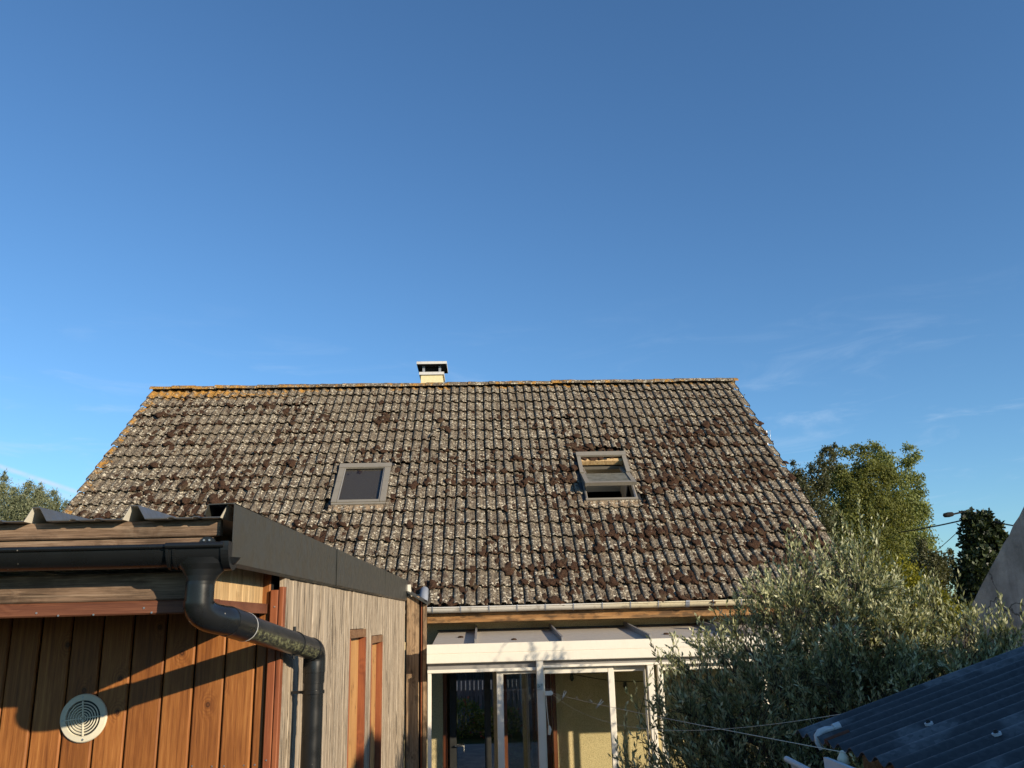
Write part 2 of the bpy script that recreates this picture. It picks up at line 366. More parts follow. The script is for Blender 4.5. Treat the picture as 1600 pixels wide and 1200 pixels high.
leaf_mat('birch_leaf_pale', (0.10, 0.12, 0.038), (0.21, 0.24, 0.090), (0.34, 0.36, 0.15), 0.6, 0.38, 0.15)
leaf_mat('dark_leaf', (0.040, 0.044, 0.020), (0.095, 0.100, 0.048), (0.18, 0.175, 0.10), 0.5, 0.25, 0.25)
leaf_mat('lime_leaf', (0.09, 0.095, 0.012), (0.19, 0.185, 0.022), (0.30, 0.27, 0.04), 0.6, 0.4, 0.15)
leaf_mat('ivy_leaf', (0.010, 0.016, 0.006), (0.030, 0.044, 0.015), (0.070, 0.090, 0.034), 0.5, 0.15)
leaf_mat('cedar_leaf', (0.09, 0.105, 0.055), (0.19, 0.205, 0.115), (0.31, 0.315, 0.19), 0.7, 0.2, 0.15)
leaf_mat('shrub_leaf', (0.08, 0.11, 0.02), (0.20, 0.25, 0.05), (0.42, 0.44, 0.16), 0.5, 0.5)
leaf_mat('pink_petal', (0.45, 0.10, 0.10), (0.55, 0.16, 0.14), (0.6, 0.25, 0.2), 0.5, 0.4)
leaf_mat('hedge_leaf', (0.020, 0.034, 0.010), (0.045, 0.070, 0.020), (0.09, 0.12, 0.04), 0.5, 0.3)

def ground_mat():
    m, t = new_mat('lawn'); p = pos(t)
    c = t.mix(t.rng(t.noise(p, 0.35, 6, 0.6), 0.35, 0.65), (0.045, 0.065, 0.018), (0.085, 0.10, 0.03))
    c = t.mix(t.rng(t.noise(p, 22, 5, 0.7), 0.45, 0.7), c, (0.11, 0.105, 0.04))
    finish(t, c, 0.95, t.noise(p, 60, 4, 0.7), 0.8, 0.03, 0, 0.1)
    m, t = new_mat('paving'); p = pos(t)
    c = t.mix(t.rng(t.noise(p, 4, 6, 0.65), 0.35, 0.65), (0.26, 0.24, 0.21), (0.36, 0.335, 0.29))
    finish(t, c, 0.9, t.noise(p, 70, 4), 0.4, 0.01, 0, 0.2)
ground_mat()

# ------------------------------------------------------------------ mesh helpers
COL = S.collection
ORG = {}                      # world origin of every object that has children

class MB:
    def __init__(s): s.v = []; s.f = []; s.m = []; s.s = []
    def add(s, vs, fs, mi=0, smooth=False):
        o = len(s.v); s.v += [tuple(v) for v in vs]
        for f in fs: s.f.append(tuple(i+o for i in f)); s.m.append(mi); s.s.append(smooth)
    def box(s, x0, x1, y0, y1, z0, z1, mi=0):
        vs = [(x, y, z) for z in (z0, z1) for y in (y0, y1) for x in (x0, x1)]
        s.add(vs, [(0, 2, 3, 1), (4, 5, 7, 6), (0, 1, 5, 4), (2, 6, 7, 3), (0, 4, 6, 2), (1, 3, 7, 5)], mi)
    def plank(s, a0, a1, b0, b1, l0, l1, axis='z', ch=0.003, mi=0, jit=0.0):
        # a chamfered board; a, b are its cross-section, l runs along its axis
        c = min(ch, abs(a1-a0)*0.4, abs(b1-b0)*0.4)
        pr = [(a0+c, b0), (a1-c, b0), (a1, b0+c), (a1, b1-c), (a1-c, b1), (a0+c, b1), (a0, b1-c), (a0, b0+c)]
        def put(a, b, l):
            return {'z': (a, b, l), 'x': (l, a, b), 'y': (b, l, a)}[axis]
        vs = [put(a, b, l0) for a, b in pr]+[put(a, b, l1) for a, b in pr]
        fs = [(i, (i+1) % 8, 8+(i+1) % 8, 8+i) for i in range(8)]+[tuple(range(7, -1, -1)), tuple(range(8, 16))]
        s.add(vs, fs, mi)
    def tube(s, pts, r, n=14, mi=0, caps=True, smooth=True):
        pts = [Vector(p) for p in pts]; m = len(pts)
        rs = r if isinstance(r, (list, tuple)) else [r]*m
        tan = []
        for i in range(m):
            a = pts[max(i-1, 0)]; b = pts[min(i+1, m-1)]
            tan.append((b-a).normalized())
        up = Vector((0, 0, 1)) if abs(tan[0].z) < 0.9 else Vector((1, 0, 0))
        nn = (up-tan[0]*up.dot(tan[0])).normalized()
        vs = []
        for i in range(m):
            nn = (nn-tan[i]*nn.dot(tan[i])).normalized(); bb = tan[i].cross(nn)
            for k in range(n):
                a = 2*PI*k/n
                vs.append(pts[i]+(nn*math.cos(a)+bb*math.sin(a))*rs[i])
        fs = [(i*n+k, i*n+(k+1) % n, (i+1)*n+(k+1) % n, (i+1)*n+k) for i in range(m-1) for k in range(n)]
        s.add(vs, fs, mi, smooth)
        if caps:
            s.add(vs[:n], [tuple(range(n-1, -1, -1))], mi); s.add(vs[-n:], [tuple(range(n))], mi)
    def strip(s, prof_a, prof_b, mi=0, smooth=False, close=False):
        n = len(prof_a)
        fs = [(i, (i+1) % n, n+(i+1) % n, n+i) for i in range(n if close else n-1)]
        s.add(list(prof_a)+list(prof_b), fs, mi, smooth)
    def quad(s, a, b, c, d, mi=0): s.add([a, b, c, d], [(0, 1, 2, 3)], mi)
    def prism(s, poly, dvec, mi=0, smooth=False):
        n = len(poly); d = Vector(dvec)
        vs = [Vector(p) for p in poly]+[Vector(p)+d for p in poly]
        s.add(vs, [(i, (i+1) % n, n+(i+1) % n, n+i) for i in range(n)], mi, smooth)
        s.add(vs[:n], [tuple(range(n-1, -1, -1))], mi); s.add(vs[n:], [tuple(range(n))], mi)
    def build(s, name, mats, parent=None, fix=True):
        if isinstance(mats, str): mats = [mats]
        arr = np.array(s.v, dtype=float); arr[:, 2] += H
        if parent is None:
            lo, hi = arr.min(0), arr.max(0); org = np.array([(lo[0]+hi[0])/2, (lo[1]+hi[1])/2, lo[2]])
        else: org = np.array(ORG[parent.name])
        me = bpy.data.meshes.new(name)
        me.from_pydata([tuple(v) for v in (arr-org)], [], s.f)
        for m in mats: me.materials.append(MATS[m])
        me.polygons.foreach_set('material_index', s.m)
        me.polygons.foreach_set('use_smooth', s.s)
        if fix:
            import bmesh
            bm = bmesh.new(); bm.from_mesh(me); bmesh.ops.recalc_face_normals(bm, faces=bm.faces[:]); bm.to_mesh(me); bm.free()
        me.update()
        return place(name, me, parent, org)

def place(name, me, parent=None, org=(0, 0, 0)):
    o = bpy.data.objects.new(name, me); COL.objects.link(o)
    if parent is None: o.location = tuple(org)
    else: o.parent = parent
    ORG[o.name] = tuple(org)
    return o
def thing(name, label, cat, loc, group=None):
    o = bpy.data.objects.new(name, None); COL.objects.link(o)
    o.location = (loc[0], loc[1], loc[2]+H); o.empty_display_size = 0.2
    ORG[o.name] = (loc[0], loc[1], loc[2]+H)
    return tag(o, label, cat, group)
def tag(o, label, cat, group=None):
    o['label'] = label; o['category'] = cat
    if group: o['group'] = group
    return o
def struct(o): o['kind'] = 'structure'; return o
def stuff(o): o['kind'] = 'stuff'; return o
def sub(o, mesh, name, loc, rot=(0, 0, 0), scale=(1, 1, 1)):     # a child that shares mesh data; loc measured from the eye
    c = bpy.data.objects.new(name, mesh); COL.objects.link(c); c.parent = o
    po = ORG[o.name]
    c.location = (loc[0]-po[0], loc[1]-po[1], loc[2]+H-po[2]); c.rotation_euler = rot; c.scale = scale
    return c

def leaves_mesh(name, P, D, L, W, mat, tone, parent=None, up=None):
    # one diamond-shaped blade per leaf: base, two shoulders, tip
    P = np.asarray(P, float).copy(); D = np.asarray(D, float); n = len(P)
    P[:, 2] += H
    D = D/np.maximum(np.linalg.norm(D, axis=1, keepdims=True), 1e-9)
    R_ = rng.normal(size=(n, 3)) if up is None else up
    Sd = np.cross(D, R_); Sd /= np.maximum(np.linalg.norm(Sd, axis=1, keepdims=True), 1e-9)
    L = np.broadcast_to(L, (n,))[:, None]; W = np.broadcast_to(W, (n,))[:, None]
    if parent is None:
        lo, hi = P.min(0), P.max(0); org = np.array([(lo[0]+hi[0])/2, (lo[1]+hi[1])/2, lo[2]])
    else: org = np.array(ORG[parent.name])
    V = np.empty((n, 4, 3)); B = P-org
    V[:, 0] = B; V[:, 1] = B+D*L*0.45+Sd*W*0.5; V[:, 2] = B+D*L; V[:, 3] = B+D*L*0.45-Sd*W*0.5
    me = bpy.data.meshes.new(name)
    me.vertices.add(n*4); me.vertices.foreach_set('co', V.reshape(-1))
    me.loops.add(n*4); me.loops.foreach_set('vertex_index', np.arange(n*4, dtype=np.int32))
    me.polygons.add(n); me.polygons.foreach_set('loop_start', np.arange(0, n*4, 4, dtype=np.int32))
    me.update(calc_edges=True)
    a = me.attributes.new('tone', 'FLOAT', 'POINT'); a.data.foreach_set('value', np.repeat(np.asarray(tone, np.float32), 4))
    me.materials.append(MATS[mat]); me.validate()
    return place(name, me, parent, org)

# ------------------------------------------------------------------ ground
g = MB(); g.quad((-900, -900, -H), (900, -900, -H), (900, 900, -H), (-900, 900, -H)); struct(g.build('ground', 'lawn', fix=False))
g = MB(); g.box(-6.5, 5.6, 3.2, 9.7, -H-0.05, -H+0.03); struct(g.build('yard_paving', 'paving'))

# ------------------------------------------------------------------ the house
AL = 0.7343846; CA, SA = math.cos(AL), math.sin(AL)
RX0, RY, RZ = -6.0654, 15.5704, 4.2870             # left end of the ridge
UNIT, ROW, NU, NR = 0.15, 0.34, 73, 18
RX1 = RX0+NU*UNIT
def rp(i, s, h=0.0):                                # i metres along the ridge, s metres down the slope, h above it
    return Vector((RX0+i, RY-s*CA-h*SA, RZ-s*SA+h*CA))
SLOPE = NR*ROW
EAVE = rp(0, SLOPE)
WY = EAVE.y+0.56                                    # the wall stands back under the eave
house = thing('house', 'house with a mossy grey-brown tiled roof, two roof windows and a cream chimney', 'house', (-0.6, 13, -H))

# openings in the roof for the two roof windows (metres along, metres down)
SKY = [(3.87, 4.66, 2.83, 3.90), (7.63, 8.41, 2.61, 3.92)]
dk = MB()
def deck(i0, i1, s0, s1):
    a, b, c, d = rp(i0, s0, -0.06), rp(i1, s0, -0.06), rp(i1, s1, -0.06), rp(i0, s1, -0.06)
    n = Vector((0, SA, -CA))*0.03
    dk.add([a, b, c, d, a+n, b+n, c+n, d+n], [(0, 1, 2, 3), (7, 6, 5, 4), (0, 4, 5, 1), (1, 5, 6, 2), (2, 6, 7, 3), (3, 7, 4, 0)])
W = NU*UNIT
i_, pi_ = 0.04, 0
for (a, b, s0, s1) in SKY:
    deck(i_, a+0.02, 0, SLOPE); deck(a+0.02, b-0.02, 0, s0+0.02); deck(a+0.02, b-0.02, s1-0.02, SLOPE); i_ = b-0.02
deck(i_, W-0.04, 0, SLOPE)
# the far slope, seen by nobody but needed for the shadow it throws
n0, n1 = rp(0.04, 0, -0.03), rp(W-0.04, 0, -0.03)
dk.quad(n0, n1, n1+Vector((0, SLOPE*CA, -SLOPE*SA)), n0+Vector((0, SLOPE*CA, -SLOPE*SA)))
roof = dk.build('roof', 'tile', house)

def tile_profile(u):          # height of the tile over its bed across one unit: a roll, then a shallow pan
    u = u % UNIT
    if u < 0.008: return 0.020*math.sqrt(u/0.008)
    if u < 0.062: return 0.020+0.010*math.sin((u-0.008)/0.054*PI)**0.8
    if u < 0.082: return 0.020*(1-((u-0.062)/0.020))**1.4+0.001
    return 0.001+0.004*math.sin((u-0.082)/0.068*PI)*-0.4
US = [0.0, 0.002, 0.008, 0.018, 0.035, 0.052, 0.062, 0.068, 0.075, 0.082, 0.110, 0.1345, 0.1380, 0.1480, 0.1498]
def tile_mesh(name, units, seed):
    r = random.Random(seed)
    m = MB(); us = []
    for k in range(units): us += [u+k*UNIT for u in US]
    ys = [0.0, 0.02, 0.13, 0.25, 0.37]
    rows = []
    wob = [r.gauss(0, 0.0045) for _ in us]
    for j, y in enumerate(ys):
        lift = 0.040*(1-y/0.34)
        rows.append([(u+r.gauss(0, 0.0006), y+(wob[k] if j < 2 else 0), tile_profile(u)+lift+r.gauss(0, 0.0016)-(0.004 if j == 0 else 0)-(0.030 if 0.137 < u % UNIT < 0.149 else 0)) for k, u in enumerate(us)])
    n = len(us); vs = sum(rows, [])
    fs = [(j*n+k, j*n+k+1, (j+1)*n+k+1, (j+1)*n+k) for j in range(len(ys)-1) for k in range(n-1)]
    m.add(vs, fs, 0, True)
    # the thick lower edge, and the two flanks
    low = [(x, y+0.006, z-0.013) for x, y, z in rows[0]]
    m.add(rows[0]+low, [(k, n+k, n+k+1, k+1) for k in range(n-1)])
    for k in (0, n-1):
        side = [rw[k] for rw in rows]; dn = [(x, y, z-0.022) for x, y, z in side]
        q = len(side); m.add(side+dn, [(a, a+1, q+a+1, q+a) for a in range(q-1)])
    me = bpy.data.meshes.new(name)
    me.from_pydata(m.v, [], m.f); me.materials.append(MATS['tile'])
    me.polygons.foreach_set('use_smooth', m.s); me.update()
    return me, np.array(m.v), m.f, m.s
TV = [tile_mesh('tile', 2, s) for s in range(6)]
TH = tile_mesh('half_tile', 1, 99)
ROT = Matrix.Rotation(AL, 3, 'X')
def visible(i, s):            # not hidden behind the timber shed, which covers the lower left of the roof
    P = rp(i, s); d = Vector((P.dot(RGT), P.dot(UPV), P.dot(FWD)))
    x, y = 800+F_PX*d.x/d.z, 600-F_PX*d.y/d.z
    if x < 362: return y < 815
    if x < 642: return y < 795+(x-364)*0.45
    return x < 1285
slots = []
for row in range(NR):         # row 0 lies under the ridge, the last row over the gutter
    for c in range(37):
        i0 = 0.0 if c == 0 else UNIT+(c-1)*2*UNIT
        wdt = UNIT if c == 0 else 2*UNIT
        s1 = (row+1)*ROW
        sm = s1-ROW*0.5
        hole = False
        for (a, b, t0, t1) in SKY:
            if i0+wdt > a+0.03 and i0 < b-0.03 and s1 > t0+0.02 and s1-ROW < t1-0.04: hole = (a, b, t0, t1)
        slots.append((row, c, i0, wdt, s1, hole))
solo = [q for q in slots if visible(q[2]+q[3]/2, q[4]-ROW/2) and not q[5]]
solo = sorted(solo, key=lambda q: -q[0])[:300]
solo_set = set((q[0], q[1]) for q in solo)
rest_v, rest_f, rest_s, base = [], [], [], 0
for (row, c, i0, wdt, s1, hole) in slots:
    me, vv, ff, ss = TH if c == 0 else TV[rnd.randrange(6)]
    jx, js, jh = rnd.gauss(0, 0.003), rnd.gauss(0, 0.009)+(0.03 if rnd.random() < 0.012 else 0), rnd.gauss(0, 0.003)
    rot = Matrix.Rotation(rnd.gauss(0, 0.010), 3, 'Z') @ Matrix.Rotation(rnd.gauss(0, 0.008), 3, 'X')
    P = rp(i0+jx, s1+js, 0.0+jh)
    if (row, c) in solo_set:
        e = (ROT @ rot).to_euler()
        sub(roof, me, 'tile', P, e)
        continue
    pieces = [(None, None)]
    v = vv.copy()
    if hole:                  # tiles cut round a roof window: keep what lies outside the opening
        a, b, t0, t1 = hole
        lo, hi = a-i0-0.012, b-i0+0.012
        if s1 > t1 and s1-ROW < t1:     # below the window: cut short
            v[:, 1] = np.minimum(v[:, 1], s1-t1-0.13)
            if s1-t1-0.13 < 0.03: continue
        elif s1 > t0 and s1-ROW < t0 and False: pass
        elif lo <= 0.0 and hi >= wdt: continue
        elif lo > 0: v[:, 0] = np.minimum(v[:, 0], lo)
        else: v[:, 0] = np.maximum(v[:, 0], hi)
    w3 = (np.array(ROT @ rot) @ v.T).T+np.array(P)+np.array((0, 0, H))-np.array(ORG[roof.name])
    rest_v.append(w3); rest_f += [tuple(k+base for k in f) for f in ff]; rest_s += ss; base += len(w3)
me = bpy.data.meshes.new('tile_field'); me.from_pydata(np.concatenate(rest_v).tolist(), [], rest_f)
me.polygons.foreach_set('use_smooth', rest_s); me.materials.append(MATS['tile']); me.update()
o = place('tile_field', me, roof, ORG[roof.name]); stuff(o)

# ridge tiles
def ridge_tile(L, seed):
    r = random.Random(seed); m = MB(); n = 12
    prof = []
    for x in (0, 0.02, L*0.5, L-0.012, L+0.03):
        k = 1.0+(0.07 if x < 0.05 else 0.0)-(0.05 if x > L else 0)
        prof.append([(x, -0.125*k*math.cos(PI*a/n)+r.gauss(0, 0.0015), (0.082*k*math.sin(PI*a/n)+r.gauss(0, 0.002))) for a in range(n+1)])
    for a, b in zip(prof, prof[1:]): m.strip(a, b, 0, True)
    lip = [(x-0.001, y*0.82, z*0.72-0.012) for x, y, z in prof[0]]
    m.strip(prof[0], lip)
    me = bpy.data.meshes.new('ridge_tile'); me.from_pydata(m.v, [], m.f); me.polygons.foreach_set('use_smooth', m.s)
    me.materials.append(MATS['tile']); me.update(); return me
NRT = 28; LRT = (W+0.04)/NRT
RT = [ridge_tile(LRT, s) for s in range(4)]
for k in range(NRT):
    sub(roof, RT[k % 4], 'ridge_tile', (RX0-0.02+k*LRT, RY, RZ+0.005+rnd.gauss(0, 0.004)), (rnd.gauss(0, 0.03), rnd.gauss(0, 0.008), rnd.gauss(0, 0.01)))

# two vent tiles with a raised hood
def vent_tile(i, s):
    m = MB(); a = []; b = []
    for k in range(9):
        t_ = PI*k/8
        a.append(rp(i-0.062*math.cos(t_), s, 0.035+0.062*math.sin(t_)))
        b.append(rp(i-0.045*math.cos(t_), s-0.17, 0.025+0.022*math.sin(t_)))
    m.strip(a, b, 0, True)
    c = [Vector(p)+Vector((0, -0.0, -0.012)) for p in a]
    m.strip(a, c, 0)
    m.prism([rp(i-0.05, s-0.03, 0.03), rp(i+0.05, s-0.03, 0.03), rp(i+0.035, s-0.03, 0.075), rp(i-0.035, s-0.03, 0.075)], (0, 0.01, 0.008), 1)
    m.build('vent_hood', ['tile', 'black_void'], roof)
def roof_at(x, y, h=0.0):     # photo pixel -> (metres along, metres down) on the roof plane
    d = ray(x, y); n = Vector((0, -SA, CA)); P0 = rp(0, 0, h)
    q = d*(P0.dot(n)/d.dot(n))-P0
    return q.x, -(q.y*CA+q.z*SA)
for (x, y) in ((676, 684), (946, 663), (401, 676)): vent_tile(*roof_at(x, y, 0.04))

# moss: brown cushions that sit on rolls, in pans and along the lower edges
def ico(levels=2):
    t_ = (1+5**0.5)/2
    v = [(-1, t_, 0), (1, t_, 0), (-1, -t_, 0), (1, -t_, 0), (0, -1, t_), (0, 1, t_), (0, -1, -t_), (0, 1, -t_), (t_, 0, -1), (t_, 0, 1), (-t_, 0, -1), (-t_, 0, 1)]
    f = [(0, 11, 5), (0, 5, 1), (0, 1, 7), (0, 7, 10), (0, 10, 11), (1, 5, 9), (5, 11, 4), (11, 10, 2), (10, 7, 6), (7, 1, 8), (3, 9, 4), (3, 4, 2), (3, 2, 6), (3, 6, 8), (3, 8, 9), (4, 9, 5), (2, 4, 11), (6, 2, 10), (8, 6, 7), (9, 8, 1)]
    v = [Vector(p).normalized() for p in v]
    for _ in range(levels):
        cache = {}; nf = []
        def mid(a, b):
            k = (min(a, b), max(a, b))
            if k not in cache: v.append(((v[a]+v[b])/2).normalized()); cache[k] = len(v)-1
            return cache[k]
        for a, b, c in f:
            ab, bc, ca = mid(a, b), mid(b, c), mid(c, a)
            nf += [(a, ab, ca), (b, bc, ab), (c, ca, bc), (ab, bc, ca)]
        f = nf
    return np.array([tuple(p) for p in v]), f
IV, IF = ico()
RB = np.array([[1, 0, 0], [0, CA, SA], [0, -SA, CA]])       # rows: along, up-slope, normal
def moss_field():
    V, Fc, base = [], [], 0
    F2 = np.array(IF, dtype=np.int32)
    F1 = np.array(ico(1)[1], dtype=np.int32); V1 = ico(1)[0]
    blots = [(rnd.uniform(0, W), rnd.uniform(0.4, SLOPE), rnd.uniform(0.2, 0.75)) for _ in range(60)]
    blots += [(rnd.uniform(7.0, W), rnd.uniform(1.4, SLOPE), rnd.uniform(0.25, 0.8)) for _ in range(50)]
    blots += [(rnd.uniform(0.2, 2.6), rnd.uniform(1.6, 5.0), rnd.uniform(0.3, 0.7)) for _ in range(18)]
    blots += [(4.35+rnd.gauss(0, 0.12), 1.2+rnd.gauss(0, 0.25), 0.14), (7.35, 3.3, 0.22), (7.4, 3.0, 0.18), (7.65, 2.35, 0.2), (7.9, 2.4, 0.18)]
    n = 0; a_ = np.array
    while n < 6800:
        if rnd.random() < 0.62:
            b = rnd.choice(blots); i = b[0]+rnd.gauss(0, b[2]*0.5); s = b[1]+rnd.gauss(0, b[2]*0.45); k_ = 1.0
        else: i = rnd.uniform(0, W); s = rnd.uniform(0.3, SLOPE); k_ = 0.6
        if not (0.03 < i < W-0.03 and 0.25 < s < SLOPE-0.03): continue
        if i < 9 and s < 2.2 and i > 4.8 and rnd.random() < 0.7: continue
        if any(a-0.06 < i < b_+0.06 and t0-0.05 < s < t1+0.17 for a, b_, t0, t1 in SKY): continue
        # gather at the lower edge of a course and in the channels more often than not
        if rnd.random() < 0.5: s = math.floor(s/ROW)*ROW+ROW-abs(rnd.gauss(0, 0.06))
        k = math.floor(i/UNIT)
        if rnd.random() < 0.7: i = k*UNIT+0.112+rnd.gauss(0, 0.024)
        size = min(0.078, (abs(rnd.gauss(0.014, 0.022))+0.010)*k_)
        sc = a_([size*rnd.uniform(0.8, 1.25), size*rnd.uniform(0.85, 1.7), size*rnd.uniform(0.22, 0.42)])
        hh = tile_profile(i)+0.040*(1-((SLOPE-s) % ROW)/0.34)
        q, f = (IV, F2) if size > 0.034 else (V1, F1)
        p0 = rng.uniform(0, 50, 3)
        a = np.sin(q@a_([3.1, 2.3, 1.7])+p0[0])*0.20+np.sin(q@a_([-5.2, 4.1, 3.3])+p0[1])*0.13+np.sin(q@a_([7.7, -8.2, 6.1])+p0[2])*0.09+rng.normal(0, 0.05, len(q))
        q = q*(1+a)[:, None]*sc+a_([0, 0, hh-0.004])
        V.append(q@RB+a_(rp(i, s))); Fc.append(f+base); base += len(q); n += 1
    V = np.concatenate(V)+a_((0, 0, H))-a_(ORG[roof.name]); Fc = np.concatenate(Fc)
    me = bpy.data.meshes.new('moss'); nf = len(Fc)
    me.vertices.add(len(V)); me.vertices.foreach_set('co', V.reshape(-1))
    me.loops.add(nf*3); me.loops.foreach_set('vertex_index', Fc.reshape(-1))
    me.polygons.add(nf); me.polygons.foreach_set('loop_start', np.arange(0, nf*3, 3, dtype=np.int32))
    me.update(calc_edges=True); me.polygons.foreach_set('use_smooth', np.ones(nf, dtype=bool))
    me.materials.append(MATS['moss']); me.update()
    o = place('moss', me, roof, ORG[roof.name]); stuff(o); o['label'] = 'dark brown moss cushions growing on the tiles'
moss_field()

# walls (gable shape), with the garden door opening
DX0, DX1 = at(692, 1120, WY).x, at(862, 1120, WY).x
DZ1 = -0.46
wl = MB()
XL, XR, YB = RX0+0.22, RX1-0.22, 2*RY-WY
ztop = EAVE.z+0.56*math.tan(AL)-0.16
def wbox(x0, x1, z0, z1): wl.box(x0, x1, WY, WY+0.28, z0, z1)
wbox(XL, DX0, -H, ztop); wbox(DX1, XR, -H, ztop); wl.box(DX0, DX1, WY, WY+0.28, DZ1, ztop)
for xx in (XL, XR-0.28):
    e = 0.003
    wl.prism([(xx, WY+0.28+e, -H), (xx, YB-0.28, -H), (xx, YB-0.28, ztop), (xx, RY, RZ-0.30), (xx, WY+0.28+e, ztop)], (0.28, 0, 0))
wl.box(XL, XR, YB-0.277, YB, -H, ztop)
wl.build('wall', 'cream_render', house)
# dim room behind the door
rm = MB(); rm.box(DX0-0.6, DX1+0.6, WY+2.6, WY+2.7, -H, 0.4); rm.box(DX0-0.6, DX0-0.5, WY+0.3, WY+2.6, -H, 0.4); rm.box(DX1+0.5, DX1+0.6, WY+0.3, WY+2.6, -H, 0.4)
rm.box(DX0-0.6, DX1+0.6, WY+0.3, WY+2.6, 0.4, 0.45); rm.box(DX0-0.6, DX1+0.6, WY+0.3, WY+2.6, -H, -H+0.04)
rm.build('room', 'interior', house)
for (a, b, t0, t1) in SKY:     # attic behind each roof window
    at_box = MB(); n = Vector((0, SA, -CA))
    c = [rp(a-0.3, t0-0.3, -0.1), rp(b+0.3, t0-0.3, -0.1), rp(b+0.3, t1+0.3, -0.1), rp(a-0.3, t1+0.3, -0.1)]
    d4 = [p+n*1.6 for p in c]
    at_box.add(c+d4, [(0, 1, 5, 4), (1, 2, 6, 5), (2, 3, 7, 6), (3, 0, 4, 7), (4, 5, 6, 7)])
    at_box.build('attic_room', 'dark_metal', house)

# eave: fascia board, zinc gutter on brackets, end roll
eb = MB(); eb.plank(EAVE.y+0.075, EAVE.y+0.105, -0.004, 0.112, at(667, 960, EAVE.y).x, 4.1, 'x', 0.004); eb.build('eave_board', 'eave_board', house)
sf = MB(); sf.box(XL, XR, EAVE.y+0.11, WY-0.004, 0.10, 0.115); sf.build('soffit', 'brown_beam', house)
GX0, GX1 = at(668, 950, EAVE.y).x, 3.83
gt = MB(); n = 10
prof = [(-0.062*math.cos(PI*k/n), -0.060*math.sin(PI*k/n)) for k in range(n+1)]
GYC, GZC = EAVE.y-0.005, EAVE.z-0.010
for (sc, flip) in ((1.0, False), (0.94, True)):
    A = [(GX0, GYC+a*sc, GZC+b*sc) for a, b in prof]; Bp = [(GX1, GYC+a*sc, GZC+b*sc) for a, b in prof]
    gt.strip(A, Bp, 0, True)
gt.tube([(GX0, GYC-0.064, GZC+0.004), (GX1, GYC-0.064, GZC+0.004)], 0.009, 8)
gutter = gt.build('gutter', 'zinc_gutter', house)
x = GX0+0.06; k = 0
while x < GX1:
    b = MB(); sc = 1.12 if k != 9 else 1.1; wd = 0.012 if k != 9 else 0.05
    A = [(x, GYC+a*sc, GZC+c*sc) for a, c in prof]; Bp = [(x+wd, GYC+a*sc, GZC+c*sc) for a, c in prof]
    b.strip(A, Bp, 0, True); b.box(x, x+wd, GYC-0.078, GYC-0.058, GZC-0.004, GZC+0.018)
    b.build('bracket', 'lead', gutter); x += 0.352+rnd.gauss(0, 0.004); k += 1
er = MB()
pA = at(661, 947, EAVE.y-0.02); pB = at(663.5, 921, EAVE.y+0.12)
er.tube([pA, pA.lerp(pB, 0.5), pB, pB+Vector((0, 0.05, 0.02))], [0.055, 0.057, 0.05, 0.02], 12); er.build('zinc_roll', 'lead', house)

# chimney
cy0, cy1 = RY+0.14, RY+0.62
chX0, chX1 = at(657.5, 600, cy0).x, at(691.5, 600, cy0).x
cz1 = at(674, 586, cy0).z; cz2 = at(674, 580.5, cy0-0.05).z; cz3 = at(674, 568.5, cy0-0.09).z; cz4 = cz3+0.05
ch = MB(); ch.box(chX0, chX1, cy0, cy1, RZ-0.6, cz1); chim = ch.build('chimney', 'chimney_render', house)
m = MB(); m.box(chX0-0.03, chX1+0.03, cy0-0.03, cy1+0.03, cz1+0.002, cz2); m.build('collar', 'chimney_cap', chim)
for xx in (chX0+0.03, chX1-0.075):
    for yy in (cy0+0.02, cy1-0.07):
        m = MB(); m.box(xx, xx+0.045, yy, yy+0.05, cz2+0.001, cz3-0.001); m.build('cap_post', 'lead', chim)
m = MB(); m.tube([((chX0+chX1)/2, (cy0+cy1)/2, cz2-0.02), ((chX0+chX1)/2, (cy0+cy1)/2, cz2+0.06)], 0.10, 16); m.build('flue', 'chimney_cap', chim)
m = MB(); c_ = 0.012
m.prism([(chX0-0.075, cy0-0.09, cz3), (chX1+0.085, cy0-0.09, cz3), (chX1+0.085, cy0-0.09, cz4), (chX0-0.075, cy0-0.09, cz4)], (0, cy1-cy0+0.18, 0)); m.build('cap_slab', 'chimney_cap', chim)
m = MB(); m.box(chX0-0.065, chX1+0.075, cy0-0.082, cy1+0.08, cz3-0.006, cz3-0.001); m.box(chX0+0.05, chX1-0.05, cy0+0.10, cy1-0.08, cz2+0.002, cz3-0.007); m.build('sooty_cowl', 'black_void', chim)

